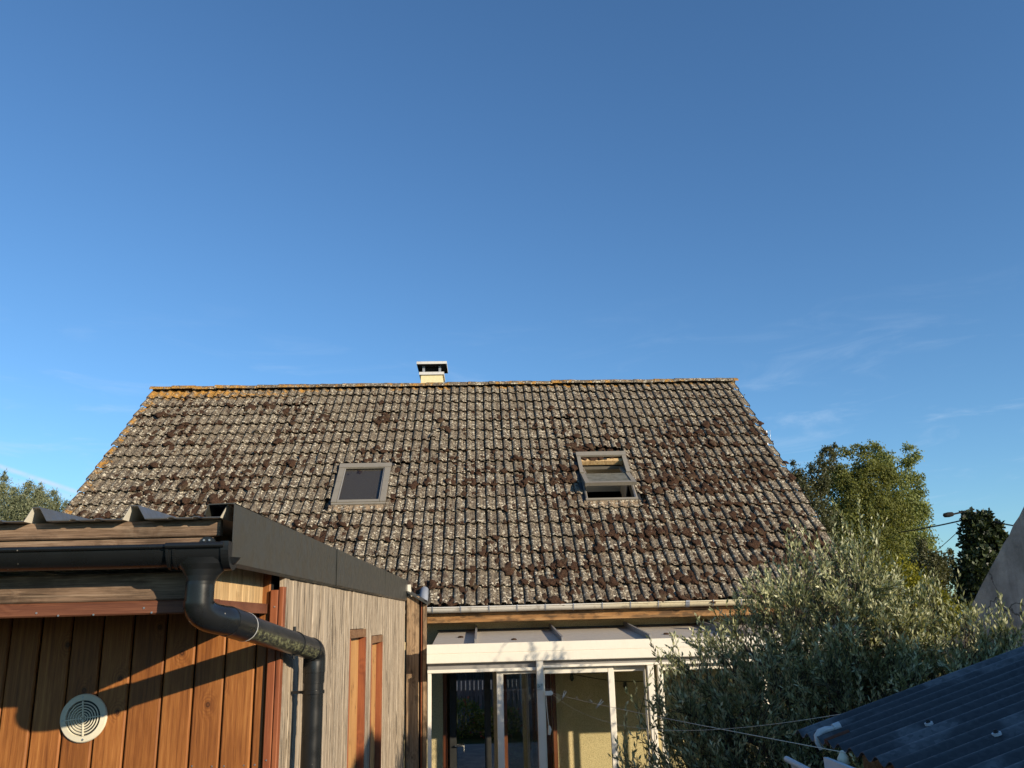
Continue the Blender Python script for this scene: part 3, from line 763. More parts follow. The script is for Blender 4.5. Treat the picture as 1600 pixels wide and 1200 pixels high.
# roof windows
def rbox(mb, i0, i1, s0, s1, h0, h1, mi=0):
    P = [rp(i, s, h) for h in (h0, h1) for s in (s0, s1) for i in (i0, i1)]
    mb.add(P, [(0, 1, 3, 2), (4, 6, 7, 5), (0, 4, 5, 1), (2, 3, 7, 6), (0, 2, 6, 4), (1, 5, 7, 3)], mi)
def skylight(k, opened):
    a, b, t0, t1 = SKY[k]
    fr = MB()                 # fixed frame standing up through the tiles
    for (i0, i1, s0, s1) in ((a, a+0.035, t0, t1), (b-0.035, b, t0, t1), (a+0.036, b-0.036, t0, t0+0.035), (a+0.036, b-0.036, t1-0.035, t1)):
        rbox(fr, i0, i1, s0, s1, -0.12, 0.058)
    w = fr.build('roof_window', 'skylight_frame', house)
    w['label'] = 'open roof window with its sash tilted out' if opened else 'closed roof window with a grey metal frame'
    fl = MB()                 # dark side flashing channels
    for (i0, i1) in ((a-0.052, a-0.002), (b+0.002, b+0.052)): rbox(fl, i0, i1, t0-0.03, t1+0.02, -0.02, 0.028)
    rbox(fl, a-0.05, b+0.05, t0-0.06, t0-0.004, -0.02, 0.045)
    fl.build('flashing', 'dark_metal', w)
    ap = MB()                 # apron dressed over the rolls below
    q = [a-0.03+j*0.0125 for j in range(int((b-a+0.06)/0.0125)+1)]
    r0 = [rp(i, t1+0.004, 0.045) for i in q]; r1 = [rp(i, t1+0.05, 0.030+tile_profile(i-0.0)*0.55+0.014) for i in q]
    r2 = [rp(i, t1+0.165, tile_profile(i)+0.036) for i in q]; r3 = [rp(i, t1+0.167, tile_profile(i)+0.026) for i in q]
    for u_, v_ in ((r0, r1), (r1, r2), (r2, r3)): ap.strip(u_, v_, 0, True)
    ap.build('apron', 'clay_apron', w)
    hd = MB(); rbox(hd, a-0.012, b+0.012, t0-0.012, t0+0.105, 0.060, 0.092); hd.build('hood', 'skylight_frame', w)
    if not opened:
        for (i0, i1) in ((a-0.008, a+0.075), (b-0.085, b+0.006)):
            m = MB(); rbox(m, i0, i1, t0+0.108, t0+0.50, 0.059, 0.084); m.build('side_cover', 'skylight_frame', w)
            m = MB(); rbox(m, i0+0.002, i1-0.002, t0+0.502, t1-0.03, 0.059, 0.083); m.build('side_cover', 'skylight_frame', w)
        for i0 in (a+0.079, b-0.103):
            m = MB(); rbox(m, i0, i0+0.014, t0+0.108, t1-0.09, 0.055, 0.073); m.build('glazing_bead', 'alu_grey', w)
        m = MB(); rbox(m, a+0.078, b-0.088, t1-0.085, t1-0.03, 0.056, 0.078); rbox(m, a+0.0, b-0.0, t1-0.028, t1+0.012, 0.03, 0.066); m.build('bottom_rail', 'skylight_frame', w)
        m = MB(); rbox(m, a+0.095, b-0.105, t0+0.108, t1-0.087, 0.052, 0.056); m.build('pane', 'skylight_glass', w)
        m = MB(); rbox(m, a+0.04, b-0.04, t0+0.04, t1-0.04, 0.020, 0.026); m.build('blind', 'blind_grey', w)
    else:
        # side covers stay on the frame above the pivot; the sash turns about its middle, lower half out
        sm = (t0+t1)/2-0.05
        for (i0, i1) in ((a-0.008, a+0.052), (b-0.060, b+0.006)):
            m = MB(); rbox(m, i0, i1, t0+0.108, sm-0.02, 0.059, 0.084); m.build('side_cover', 'skylight_frame', w)
            m = MB(); rbox(m, i0+0.012, i1-0.03, sm, t1-0.03, 0.059, 0.070); m.build('side_rail', 'steel', w)
        m = MB(); rbox(m, a, b, t1-0.030, t1+0.012, 0.03, 0.068); m.build('bottom_rail', 'skylight_frame', w)
        m = MB(); rbox(m, a+0.05, b-0.05, t0+0.108, t0+0.185, -0.04, 0.03); m.build('top_rail', 'pale_board', w)
        m = MB(); rbox(m, a+0.28, b-0.30, t0+0.108, t0+0.150, 0.031, 0.040); m.build('latch', 'dark_metal', w)
        ang = math.radians(18.5)
        L = (t1-t0)/2-0.10
        def sp(i, q, h):      # q metres from the pivot towards the lower end, turned outwards
            return rp(i, sm+q*math.cos(ang), 0.05+q*math.sin(ang)+h*math.cos(ang))
        def sbox(mb, i0, i1, q0, q1, h0, h1):
            P = [sp(i, q, h) for h in (h0, h1) for q in (q0, q1) for i in (i0, i1)]
            mb.add(P, [(0, 1, 3, 2), (4, 6, 7, 5), (0, 4, 5, 1), (2, 3, 7, 6), (0, 2, 6, 4), (1, 5, 7, 3)])
        ss = MB()
        for (i0, i1, q0, q1) in ((a+0.004, a+0.07, -0.05, L), (b-0.07, b-0.004, -0.05, L), (a+0.071, b-0.071, L-0.075, L), (a+0.071, b-0.071, -L*0.96, -L*0.96+0.07)): sbox(ss, i0, i1, q0, q1, -0.045, 0.018)
        for (i0, i1) in ((a+0.056, a+0.10), (b-0.10, b-0.056)): sbox(ss, i0, i1, -L*0.96, -0.051, -0.045, 0.012)
        ss.build('sash', 'skylight_frame', w)
        m = MB(); sbox(m, a+0.072, b-0.072, -0.05, L-0.076, -0.004, 0.002); m.build('pane', 'dusty_glass', w)
        m = MB()              # white plastered reveals inside the opening
        for (i0, i1, s0, s1, h0, h1) in ((a-0.02, a-0.003, t0-0.10, t0+0.40, -0.75, -0.13), (b+0.003, b+0.02, t0-0.10, t0+0.40, -0.75, -0.13), (a-0.02, b+0.02, t0-0.12, t0-0.101, -0.75, -0.13)): rbox(m, i0, i1, s0, s1, h0, h1)
        m.build('reveal', 'interior', w)
skylight(0, False); skylight(1, True)

# garden door in the house wall, seen through the conservatory
dr = MB(); yd = WY+0.05
xs = [at(x, 1120, WY).x for x in (692, 698.5, 757, 767, 785, 792.5, 852, 862)]
for (x0, x1) in ((xs[0], xs[1]), (xs[4], xs[5]), (xs[6], xs[7])): dr.plank(x0, x1, yd-0.045, yd+0.04, -H+0.03, DZ1-0.07, 'z', 0.004)
dr.plank(yd-0.04, yd+0.04, DZ1-0.068, DZ1-0.001, xs[0], xs[7], 'x', 0.004)
gd = dr.build('garden_door', 'door_frame', house)
m = MB(); m.plank(xs[2], xs[3], yd-0.02, yd+0.05, -H+0.03, DZ1-0.07, 'z', 0.004); m.build('mullion', 'dark_metal', gd)
for (x0, x1) in ((xs[1]+0.12, xs[2]), (xs[3], xs[4]), (xs[5], xs[6])):
    m = MB(); m.box(x0+0.001, x1-0.001, yd+0.010, yd+0.016, -H+0.03, DZ1-0.07); m.build('pane', 'mirror_glass', gd)
m = MB(); m.plank(xs[1]+0.03, xs[1]+0.115, yd-0.01, yd+0.035, -H+0.03, DZ1-0.07, 'z', 0.004); m.build('stile', 'dark_metal', gd)
m = MB(); hx = xs[1]+0.10; hz = at(710, 1166, WY).z
m.tube([(hx, yd-0.012, hz), (hx, yd-0.05, hz), (hx+0.11, yd-0.055, hz), (hx+0.11, yd-0.05, hz-0.07)], 0.008, 8); m.build('handle', 'steel', gd)

# ------------------------------------------------------------------ conservatory
CY = 9.7
FX0, FX1 = at(667, 1020, CY).x, 4.7
FT, FB = -0.226, -0.424
cons = thing('conservatory', 'white framed conservatory built against the house below the tiled roof', 'conservatory', (1.3, 10.7, -H))
fa = MB()
mid_z = -0.325
poly = [(0, FT), (0, mid_z+0.003), (0.006, mid_z), (0.006, mid_z-0.004), (0.0, mid_z-0.007), (0.0, FB+0.006), (0.006, FB), (0.10, FB), (0.10, FT-0.03), (0.012, FT-0.03), (0.012, FT)]
fa.prism([(FX0, CY+a, z) for a, z in poly], (FX1-FX0, 0, 0)); fa.build('front_beam', 'white_paint', cons)
bz = -0.105
slope_c = (bz-(FT-0.02))/(WY-CY-0.11)
finx = [at(743, 1003.7, CY+0.12).x, at(879, 999.6, CY+0.12).x, at(1016, 996.5, CY+0.12).x, at(1150, 992, CY+0.12).x, 2.95, 3.8, 4.66]
edges = [FX0+0.03]+finx
for x0, x1 in zip(edges, edges[1:]):
    p = MB()
    p.prism([(x0+0.012, CY+0.105, FT-0.045), (x1-0.012, CY+0.105, FT-0.045), (x1-0.012, CY+0.105, FT-0.02), (x0+0.012, CY+0.105, FT-0.02)], (0, WY-CY-0.11, slope_c*(WY-CY-0.11)))
    p.build('roof_panel', 'roof_panel', cons)
for x0 in finx:
    p = MB(); q = [(x0-0.011, CY+0.115), (x0+0.011, CY+0.115)]
    h0, h1 = FT-0.06, FT+0.043
    L = WY-CY-0.12
    p.prism([(x0-0.011, CY+0.115, h0), (x0+0.011, CY+0.115, h0), (x0+0.011, CY+0.115, h1), (x0-0.011, CY+0.115, h1)], (0, L, slope_c*L))
    p.build('rafter', 'alu_grey', cons)
p = MB(); p.box(FX0+0.02, FX1, WY-0.04, WY-0.002, bz+0.002, bz+0.014); p.build('wall_flashing', 'dark_metal', cons)
# head rails, posts and sliding leaves
def cpx(x, y=1100): return at(x, y, CY+0.05).x
rails = MB()
rails.box(FX0+0.005, 4.68, CY+0.07, CY+0.20, FB-0.075, FB-0.002)
rails.build('track', 'alu_grey', cons)
m = MB(); m.plank(CY+0.03, CY+0.066, FB-0.100, FB-0.066, FX0+0.005, cpx(838, 1045), 'x', 0.004); m.build('head_rail', 'white_paint', cons)
m = MB(); m.plank(CY+0.02, CY+0.066, FB-0.075, FB-0.048, cpx(848, 1045), 4.68, 'x', 0.004); m.build('head_rail', 'white_paint', cons)
def post(x0, x1, y0, y1, z1, mat='white_paint', name='post'):
    m = MB(); m.plank(x0, x1, CY+y0, CY+y1, -H+0.03, z1, 'z', 0.004); return m.build(name, mat, cons)
main = post(cpx(837.5, 1040), cpx(848, 1040), -0.01, 0.062, FB-0.003)
mm = MB(); mm.box(cpx(838.5, 1075), cpx(847, 1075), CY-0.022, CY-0.012, at(843, 1078, CY).z, at(843, 1068, CY).z); mm.build('line_bracket', 'steel', main)
post(cpx(1010, 1045), cpx(1020, 1045), 0.0, 0.06, FB-0.078); post(cpx(1027, 1045), cpx(1034, 1045), 0.03, 0.10, FB-0.078)
post(FX0+0.005, FX0+0.045, 0.03, 0.10, FB-0.102); post(2.98, 3.05, 0.0, 0.07, FB-0.078)
def leaf(x0, x1, yo, zt, s0, s1, panel=True):      # a sliding leaf: two stiles, a head and a pane
    lf = MB(); lf.plank(x0, x0+s0, yo, yo+0.045, -H+0.05, zt, 'z', 0.004); d = lf.build('sliding_leaf', 'white_paint', cons)
    if s1: m = MB(); m.plank(x1-s1, x1, yo, yo+0.045, -H+0.05, zt, 'z', 0.004); m.build('stile', 'white_paint', d)
    m = MB(); m.plank(yo+0.002, yo+0.043, zt-0.062, zt-0.002, x0+s0+0.001, x1-s1-0.001, 'x', 0.004); m.build('head', 'white_paint', d)
    m = MB(); m.box(x0+s0+0.001, x1-s1-0.001, yo+0.018, yo+0.024, -H+0.1, zt-0.064); m.build('pane', 'pane_glass', d)
leaf(cpx(775.5, 1045), cpx(846, 1045), CY+0.085, FB-0.07, 0.072, 0.0)
leaf(cpx(849, 1045), cpx(959, 1045), CY+0.075, FB-0.078, 0.012, 0.062)
leaf(cpx(960, 1045), cpx(1010, 1045), CY+0.125, FB-0.078, 0.004, 0.02)
leaf(cpx(1035, 1045), 2.97, CY+0.10, FB-0.078, 0.012, 0.03)
# right end wall of glass and the small left infill
post(4.6, 4.66, 0.0, 0.07, FB-0.078); leaf(3.06, 4.59, CY+0.10, FB-0.078, 0.05, 0.05)
m = MB(); m.box(4.62, 4.66, CY+0.08, WY-0.01, FB-0.13, FB-0.07); m.build('side_rail', 'white_paint', cons)
m = MB(); m.box(4.635, 4.64, CY+0.08, WY-0.01, -H+0.05, FB-0.131); m.build('side_pane', 'pane_glass', cons)

# string of dark festoon bulbs on the wall inside, wall lamp, shutter
fs_ = MB(); pts = []
for k in range(21):
    u = k/20; xx = 893+u*(1060-893); yy = 1053+math.sin(u*PI)*8*1.1+u*6
    pts.append(at(xx, yy, WY-0.05))
fs_.tube(pts, 0.0045, 6)
fo = fs_.build('festoon_cable', 'cable_black'); tag(fo, 'dark cable of a light string sagging across the cream wall indoors', 'light string')
for u in (0.02, 0.52, 0.95):
    k = int(u*20); p = pts[k]; b = MB(); b.tube([p, p+Vector((0, 0, -0.03)), p+Vector((0, 0, -0.06)), p+Vector((0, 0, -0.09))], [0.018, 0.022, 0.026, 0.010], 10); b.build('bulb', 'cable_black', fo)
lp = at(869, 1091, WY-0.06)
wl_ = MB()
ring = lambda r, n=20: [(lp.x+r*math.cos(2*PI*k/n), lp.z+r*math.sin(2*PI*k/n)) for k in range(n)]
prev = None
for (r, y) in ((0.052, 0.055), (0.062, 0.03), (0.060, 0.0), (0.044, -0.022), (0.018, -0.032), (0.001, -0.034)):
    cur = [(a, lp.y+y, b) for a, b in ring(r)]
    if prev: wl_.strip(prev, cur, 0, True, True)
    prev = cur
lamp_o = wl_.build('wall_lamp', 'white_paint'); tag(lamp_o, 'small round white wall lamp beside the house door frame', 'lamp')
sh = MB(); sx0 = at(851, 1190, WY).x
for k in range(3): sh.plank(DX1+0.004+k*0.0, DX1+0.055, WY-0.055-k*0.03, WY-0.028-k*0.03, -H+0.05, DZ1-0.10, 'z', 0.003)
sho = sh.build('folded_shutter', 'door_frame'); tag(sho, 'brown wooden shutter folded back beside the house door', 'shutter')

# bits of moss that have dropped onto the conservatory roof
def lump(px, py, Y, size, i):
    c = at(px, py, Y); q = IV*(1+rng.normal(0, 0.09, len(IV)))[:, None]*np.array([size, size*0.8, size*0.45])+np.array(c)+np.array((0, 0, size*0.2))
    m = MB(); m.add([tuple(v) for v in q], IF, 0, True)
    return m.build('fallen_moss', 'moss', fix=False)
def rooflump(px, py, size, lab):
    # where the sight line meets the conservatory roof
    d = ray(px, py); z0 = FT-0.02-slope_c*(CY+0.105)
    t_ = z0/(d.z-slope_c*d.y); o = lump(px, py, d.y*t_, size, 0); tag(o, lab, 'moss', 'moss fallen on the conservatory roof')
rooflump(720, 996.5, 0.035, 'brown clump of moss on the first roof panel beside the timber shed')
rooflump(803, 1000, 0.032, 'brown clump of moss on the second roof panel from the timber shed')
rooflump(1041, 991.5, 0.034, 'brown clump of moss on the fourth roof panel from the timber shed')
rooflump(1096, 989, 0.033, 'brown clump of moss on the roof panel nearest the olive tree')

# ------------------------------------------------------------------ timber shed
SXW, SYF, SYB = -0.8675, 3.85, 9.95
shed = thing('timber_shed', 'timber clad shed with a dark grey roof edge, black gutter and downpipe', 'shed', (-2.3, 6.7, -H))
SX0 = -3.9
core = MB(); core.box(SX0, SXW-0.062, SYF+0.03, SYB-0.03, -H, 0.13); core.build('core', 'black_void', shed)
def zf(y, x=0): return at(x, y, SYF).z
btm = -H+0.08
ft = zf(915, 380)+0.05
fw = MB(); fw.box(SX0, SXW-0.05, SYF+0.020, SYF+0.028, -H, ft); fwall = fw.build('front_wall', 'black_void', shed)
ends = [at(x, 1200, SYF).x for x in (410, 390, 341, 292.3, 243, 189.6, 139.6, 89.6, 39.6, -10)]
while ends[-1] > SX0+0.13: ends.append(ends[-1]-0.1255)
for a, b in zip(ends, ends[1:]):
    m = MB(); j = rnd.gauss(0, 0.0012); m.plank(b+0.0034, a-0.0034, SYF+j, SYF+0.018, btm, ft-0.003, 'z', 0.0055); m.build('board', 'front_board', fwall)
# the strip of paler boards over the lower batten, right of the downpipe
# corner trim
m = MB(); m.plank(ends[0]+0.002, SXW-0.012, SYF-0.022, SYF+0.018, btm, 0.155, 'z', 0.004); m.build('corner_trim', 'red_trim', shed)
m = MB(); m.plank(SXW-0.010, SXW+0.012, SYF-0.024, SYF+0.026, btm, 0.168, 'z', 0.004); m.build('corner_trim', 'red_trim', shed)
# boxed eave: beam and batten right behind the gutter, pale cheek running back to the wall
BY = 3.105
chx = at(331, 946, BY).x
bz0, bz1, bz2 = at(100, 963.5, BY).z, at(100, 941.5, BY).z, at(100, 898, BY).z
m = MB(); m.plank(BY, BY+0.045, bz1+0.001, bz2, SX0, chx-0.02, 'x', 0.005); m.build('beam', 'weathered_beam', shed)
m = MB(); m.plank(BY-0.006, BY+0.04, bz0, bz1-0.001, SX0, chx+0.016, 'x', 0.005); m.build('batten', 'red_beam', shed)
m = MB(); m.box(chx-0.008, chx+0.014, BY+0.042, SYF-0.004, bz0+0.004, bz1-0.003); m.build('cheek_batten', 'red_beam', shed)
yq = BY+0.05
while yq < SYF-0.03:
    y2 = min(yq+0.092, SYF-0.004); m = MB(); m.plank(chx-0.026, chx-0.009, yq+0.001, y2-0.001, bz0+0.01, bz2+0.10, 'z', 0.003); m.build('cheek_board', 'pale_board', shed); yq = y2
m = MB(); m.box(SX0, chx-0.03, BY+0.05, SYF-0.02, bz0+0.030, bz0+0.042); m.build('soffit', 'brown_beam', shed)
# eave boards behind the gutter
FY = 3.065
for (y0, y1, xr, dy, tlt) in ((842.5, 817, 344, -0.012, 0.010), (857.0, 843.5, 334, 0.0, 0.012)):
    m = MB(); z0, z1 = at(100, y0, FY+dy).z, at(100, y1, FY+dy).z; xr_ = at(xr, 830, FY+dy).x
    m.plank(FY+dy, FY+dy+0.028, z0, z1, SX0, xr_, 'x', 0.004)
    for k in range(len(m.v)):
        x_, y_, z_ = m.v[k]; m.v[k] = (x_, y_, z_+0.0)
    m.build('eave_board', 'weathered_beam', shed)

# profiled roof sheet: anthracite above, cream below
RY0 = 3.005; ZP = at(110, 812, RY0).z; RSL = 0.0068
rib_c = at(208, 810, RY0).x
xs_, zs_ = [], []
ribs = [rib_c+k*0.333 for k in range(-8, 2)]
for c in ribs:
    for dx, dz in ((-0.036, 0), (-0.012, 0.046), (0.012, 0.046), (0.040, 0), (0.115, 0), (0.121, 0.004), (0.135, 0.004), (0.141, 0), (0.20, 0), (0.206, 0.004), (0.22, 0.004), (0.226, 0)):
        if c+dx < SXW+0.02: xs_.append(c+dx); zs_.append(dz)
def sheet(mb, off, mi, wav):
    A = [(x, RY0+wav*rnd.gauss(0, 0.002), ZP+z+off) for x, z in zip(xs_, zs_)]
    Bp = [(x, SYB+0.05, ZP+z+off+RSL*(SYB+0.05-RY0)) for x, z in zip(xs_, zs_)]
    mb.strip(A, Bp, mi)
    return A, Bp
rs = MB(); a1, b1 = sheet(rs, 0.0, 0, 0); a2, b2 = sheet(rs, -0.0035, 1, 0); rs.strip(a1, a2, 0); rs.strip(b1, b2, 0)
rs.build('roof_sheet', ['roof_sheet', 'sheet_underside'], shed, fix=False)
# edge capping in three lengths
CX = -0.847
def capz(y): return 0.418+(y-2.955)*0.0088, 0.203+(y-3.0)*0.0058
segs = [2.985, 5.12, 7.68, 10.05]
for k, (y0, y1) in enumerate(zip(segs, segs[1:])):
    m = MB(); t0, b0 = capz(y0); t1, b1 = capz(y1)
    e = 0.004*(k % 2)
    def ring_(y, t_, b_, o):
        return [(CX-0.105, y, t_-0.040), (CX-0.092, y, t_-0.002), (CX-0.010, y, t_), (CX-0.001, y, t_-0.004), (CX+o, y, b_+0.012), (CX-0.012, y, b_), (CX-0.014, y, b_+0.002), (CX-0.003+o, y, b_+0.013), (CX-0.004, y, t_-0.006), (CX-0.011, y, t_-0.0035), (CX-0.090, y, t_-0.0055), (CX-0.102, y, t_-0.040)]
    yy0, yy1 = y0, y1+0.012 if k < 2 else y1
    A = ring_(yy0, t0, b0, e); Bq = ring_(yy1, t1, b1, e)
    if k == 1: A = [(x+0.0025, y, z) for x, y, z in A]; Bq = [(x+0.0025, y, z) for x, y, z in Bq]
    m.strip(A, Bq, 0, False, True); m.add(A, [tuple(range(len(A)))]); m.add(Bq, [tuple(range(len(Bq)))])
    m.build('edge_capping', 'anthracite', shed)
for y_ in segs[1:3]:           # folded joints between the lengths
    t_, b_ = capz(y_); m = MB(); m.box(CX+0.0035, CX+0.0075, y_-0.004, y_+0.016, b_+0.008, t_-0.002); m.box(CX-0.09, CX+0.003, y_-0.004, y_+0.016, t_+0.001, t_+0.005); m.build('joint_strip', 'anthracite', shed)
m = MB(); m.box(CX-0.02, CX+0.035, 10.06, 10.09, 0.26, 0.43); m.build('end_plate', 'white_paint', shed)

# side wall of weathered boards with two narrow tall windows
sw = MB(); sw.box(SXW-0.06, SXW-0.052, SYF+0.03, SYB-0.02, -H, 0.24); swall = sw.build('side_wall', 'black_void', shed)
WIN = []
for (xa, xb_, yt) in ((547.0, 571.0, 984.0), (580.5, 596.8, 994.0)):
    A = atX(xa, yt, SXW); B_ = atX(xb_, yt+5, SXW)
    WIN.append((A.y, B_.y, A.z, B_.z))
y = SYF+0.028; k = 0
while y < SYB-0.03:
    wd = 0.098*rnd.uniform(0.93, 1.07); y1 = min(y+wd, SYB-0.02)
    spans = [(btm, 0.235+0.006*(y-3.8))]
    cuts = [y, y1]
    parts = [(y, y1, None)]
    for wn in WIN:
        a, b = wn[0], wn[1]
        new = []
        for (p0, p1, tg) in parts:
            if p1 <= a or p0 >= b: new.append((p0, p1, tg)); continue
            if p0 < a: new.append((p0, a, tg))
            new.append((max(p0, a), min(p1, b), wn))
            if p1 > b: new.append((b, p1, tg))
        parts = new
    for (p0, p1, wn) in parts:
        if p1-p0 < 0.008: continue
        m = MB(); j = rnd.gauss(0, 0.0016)
        z0 = btm if wn is None else max(wn[2], wn[3])+0.004
        m.plank(SXW-0.022, SXW+j, p0+0.0028, p1-0.0028, z0, 0.23+0.006*(y-3.8), 'z', 0.003)
        m.build('board', 'grey_board', swall)
        if wn is not None:
            m = MB(); m.plank(SXW-0.022, SXW+j, p0+0.0015, p1-0.0015, btm, -1.95, 'z', 0.003); m.build('board', 'grey_board', swall)
    y = y1; k += 1
for (a, b, za, zb) in WIN:
    zt = max(za, zb)
    m = MB(); m.plank(SXW-0.05, SXW+0.006, a, b, zt-0.055, zt, 'z', 0.003); w = m.build('window', 'brown_beam', shed); w['label'] = 'narrow tall recessed window with reddish jambs'
    m = MB(); m.plank(SXW-0.052, SXW-0.044, a+0.03, b-0.03, -1.9, zt-0.057, 'z', 0.002); m.build('panel', 'window_board', w)
    m = MB(); m.plank(SXW-0.05, SXW+0.008, b-0.028, b-0.001, -1.95, zt-0.057, 'z', 0.003); m.build('jamb', 'red_trim', w)
    m = MB(); m.plank(SXW-0.05, SXW+0.004, a+0.001, a+0.028, -1.95, zt-0.057, 'z', 0.003); m.build('jamb', 'red_trim', w)
# the short return wall next to the conservatory
rx = [at(x, 1050, SYB).x for x in (633, 654.5, 657.5, 659.5, 666.5)]
m = MB(); m.plank(rx[0]+0.012, rx[1], SYB-0.012, SYB+0.02, btm, at(645, 932, SYB).z, 'z', 0.004); m.build('return_board', 'stained_board', shed)
m = MB(); m.plank(rx[2], rx[3], SYB-0.006, SYB+0.02, btm, at(658, 938, SYB).z, 'z', 0.002); m.build('return_trim', 'red_trim', shed)
m = MB(); m.plank(rx[3]+0.006, rx[4], SYB-0.014, SYB+0.06, btm, at(663, 944, SYB).z, 'z', 0.004); m.build('return_board', 'stained_board', shed)
m = MB(); m.box(rx[0], rx[4], SYB+0.021, SYB+0.05, btm, at(650, 938, SYB).z); m.build('return_core', 'black_void', shed)
m = MB(); p0 = at(636, 926, SYB-0.06); p1 = at(668, 945, SYB-0.06)
m.prism([(p0.x, p0.y, p0.z), (p1.x, p1.y, p1.z), (p1.x, p1.y, p1.z+0.018), (p0.x, p0.y, p0.z+0.018)], (0, 0.45, 0.02)); m.build('return_roof', 'anthracite', shed)

# gutter, outlet and downpipe in black plastic
GR = 0.058; GYs = 3.005
gz = at(100, 853, GYs-0.06).z-0.012
gxe = at(357, 860, GYs-0.05).x; gxo = at(266, 870, GYs-0.05).x
def half(mb, x0, x1, r, mi=0, thick=0.0025):
    n = 16
    P = [(-r*math.cos(PI*k/n), -r*1.12*math.sin(PI*k/n)) for k in range(n+1)]
    Q = [(a*(r-thick)/r, b*(r-thick)/r) for a, b in P]
    for pr in (P, Q): mb.strip([(x0, GYs+a, gz+b) for a, b in pr], [(x1, GYs+a, gz+b) for a, b in pr], mi, True)
    for x in (x0, x1): mb.strip([(x, GYs+a, gz+b) for a, b in P], [(x, GYs+a, gz+b) for a, b in Q], mi)
g = MB(); half(g, SX0, gxo, GR)
g.tube([(SX0, GYs-GR-0.002, gz+0.003), (gxo, GYs-GR-0.002, gz+0.003)], 0.0085, 10)
gut = g.build('gutter', 'pvc_black', shed)
g = MB(); half(g, gxo-0.012, gxe, GR+0.006)
g.tube([(gxo-0.012, GYs-GR-0.009, gz+0.004), (gxe-0.012, GYs-GR-0.009, gz+0.004)], 0.0105, 10)
for x in (gxo-0.012, gxo+0.010): half(g, x, x+0.009, GR+0.0095)
outlet = g.build('outlet', 'pvc_black', gut)
g = MB(); n = 18      # end cap
P = [(0, GYs-(GR+0.011)*math.cos(PI*k/n), gz-(GR+0.011)*1.12*math.sin(PI*k/n)) for k in range(n+1)]
g.prism([(gxe-0.022, y, z) for _, y, z in P]+[(gxe-0.022, GYs+GR+0.011, gz+0.016), (gxe-0.022, GYs-GR-0.011, gz+0.016)], (0.026, 0, 0)); g.build('end_cap', 'pvc_black', gut)
g = MB(); cxp = at(324, 850, GYs-0.06)
prof = [(cxp.x+0.028*math.cos(PI*k/8), GYs-GR-0.006, gz+0.010+0.022*math.sin(PI*k/8)) for k in range(9)]
g.prism(prof, (0, 0.012, 0)); clip = g.build('clip', 'pvc_black', gut)
for dx in (-0.010, 0.008):
    s_ = MB(); s_.tube([(cxp.x+dx, GYs-GR-0.006, gz+0.020), (cxp.x+dx, GYs-GR-0.010, gz+0.020)], 0.0035, 8); s_.build('screw', 'steel', gut)
PR = 0.0465
ox = at(312, 925, GYs).x; oz0 = gz-GR*1.12
g = MB()
zc = at(312, 914, GYs).z
fun = []
for z_, rx_, ry_ in ((gz-0.035, 0.118, 0.060), (gz-0.055, 0.104, 0.056), (zc+0.050, 0.074, 0.050), (zc+0.030, 0.056, 0.048), (zc+0.012, 0.048, 0.047), (zc, PR+0.001, PR+0.001)):
    fun.append([(ox+0.012*((z_-zc)/0.08)+rx_*math.cos(2*PI*k/24), GYs+ry_*math.sin(2*PI*k/24), z_) for k in range(24)])
for a, b in zip(fun, fun[1:]): g.strip(a, b, 0, True, True)
g.build('funnel', 'pvc_black', gut)
zE = at(312, 941, GYs).z
pv = at(490.5, 1050, 4.115)
pipe_top = Vector((pv.x, pv.y, at(493, 1020, 4.115).z))
e0 = Vector((ox, GYs, zE)); e1 = Vector((ox, GYs, zE-0.075))
run0 = at(352, 969.5, GYs+0.10)
dirr = (pipe_top+Vector((0, 0, 0.012))-run0).normalized()
def bez(a, b, c, n=9): return [a*(1-t)**2+b*2*t*(1-t)+c*t*t for t in [k/(n-1) for k in range(n)]]
corner1 = Vector((ox, GYs, run0.z+0.012))
d1 = MB(); d1.tube([Vector((ox, GYs, zc+0.001)), e0], PR+0.001, 24, 0, False); dp = d1.build('downpipe', 'pvc_black', shed)
el = MB(); el.tube([Vector((ox, GYs, zE+0.004)), Vector((ox, GYs, zE-0.003))]+bez(Vector((ox, GYs, zE-0.005)), corner1-Vector((0, 0, 0.0)), run0, 11)+[run0+dirr*0.03], PR+0.0035, 24); el.build('elbow', 'pvc_black', dp)
c1_ = run0+dirr*0.012
m = MB(); m.tube([c1_, c1_+dirr*0.16], PR+0.0055, 24); m.build('socket', 'pvc_black', dp)
rg = c1_+dirr*0.162
m = MB(); m.tube([rg, rg+dirr*0.0025], PR+0.0062, 24); m.build('seal', 'pvc_white', dp)
endp = pipe_top+Vector((0, 0, 0.012))-dirr*0.05
m = MB(); m.tube([rg+dirr*0.005, endp], PR, 28, 0, True); m.build('sloping_pipe', 'pvc_algae', dp)
cc = rg.lerp(endp, 0.70)
m = MB(); m.tube([cc, cc+dirr*0.012], PR+0.004, 20); m.tube([cc+Vector((0.0, 0, PR)), cc+Vector((0.0, 0, PR+0.022))], 0.007, 8); m.tube([cc-Vector((0, 0, PR)), cc-Vector((0, 0, PR+0.016))], 0.006, 8); m.build('clamp', 'pvc_black', dp)
bend = [endp-dirr*0.012, endp]+bez(endp+dirr*0.004, pipe_top+Vector((0, 0, 0.010))+dirr*0.012, pipe_top+Vector((0, 0, -0.055)), 9)+[pipe_top+Vector((0, 0, -0.085))]
m = MB(); m.tube(bend, PR+0.0035, 24); m.build('elbow', 'pvc_black', dp)
m = MB(); m.tube([pipe_top+Vector((0, 0, -0.086)), pipe_top+Vector((0, 0, -0.13))], PR+0.002, 24); m.build('socket', 'pvc_black', dp)
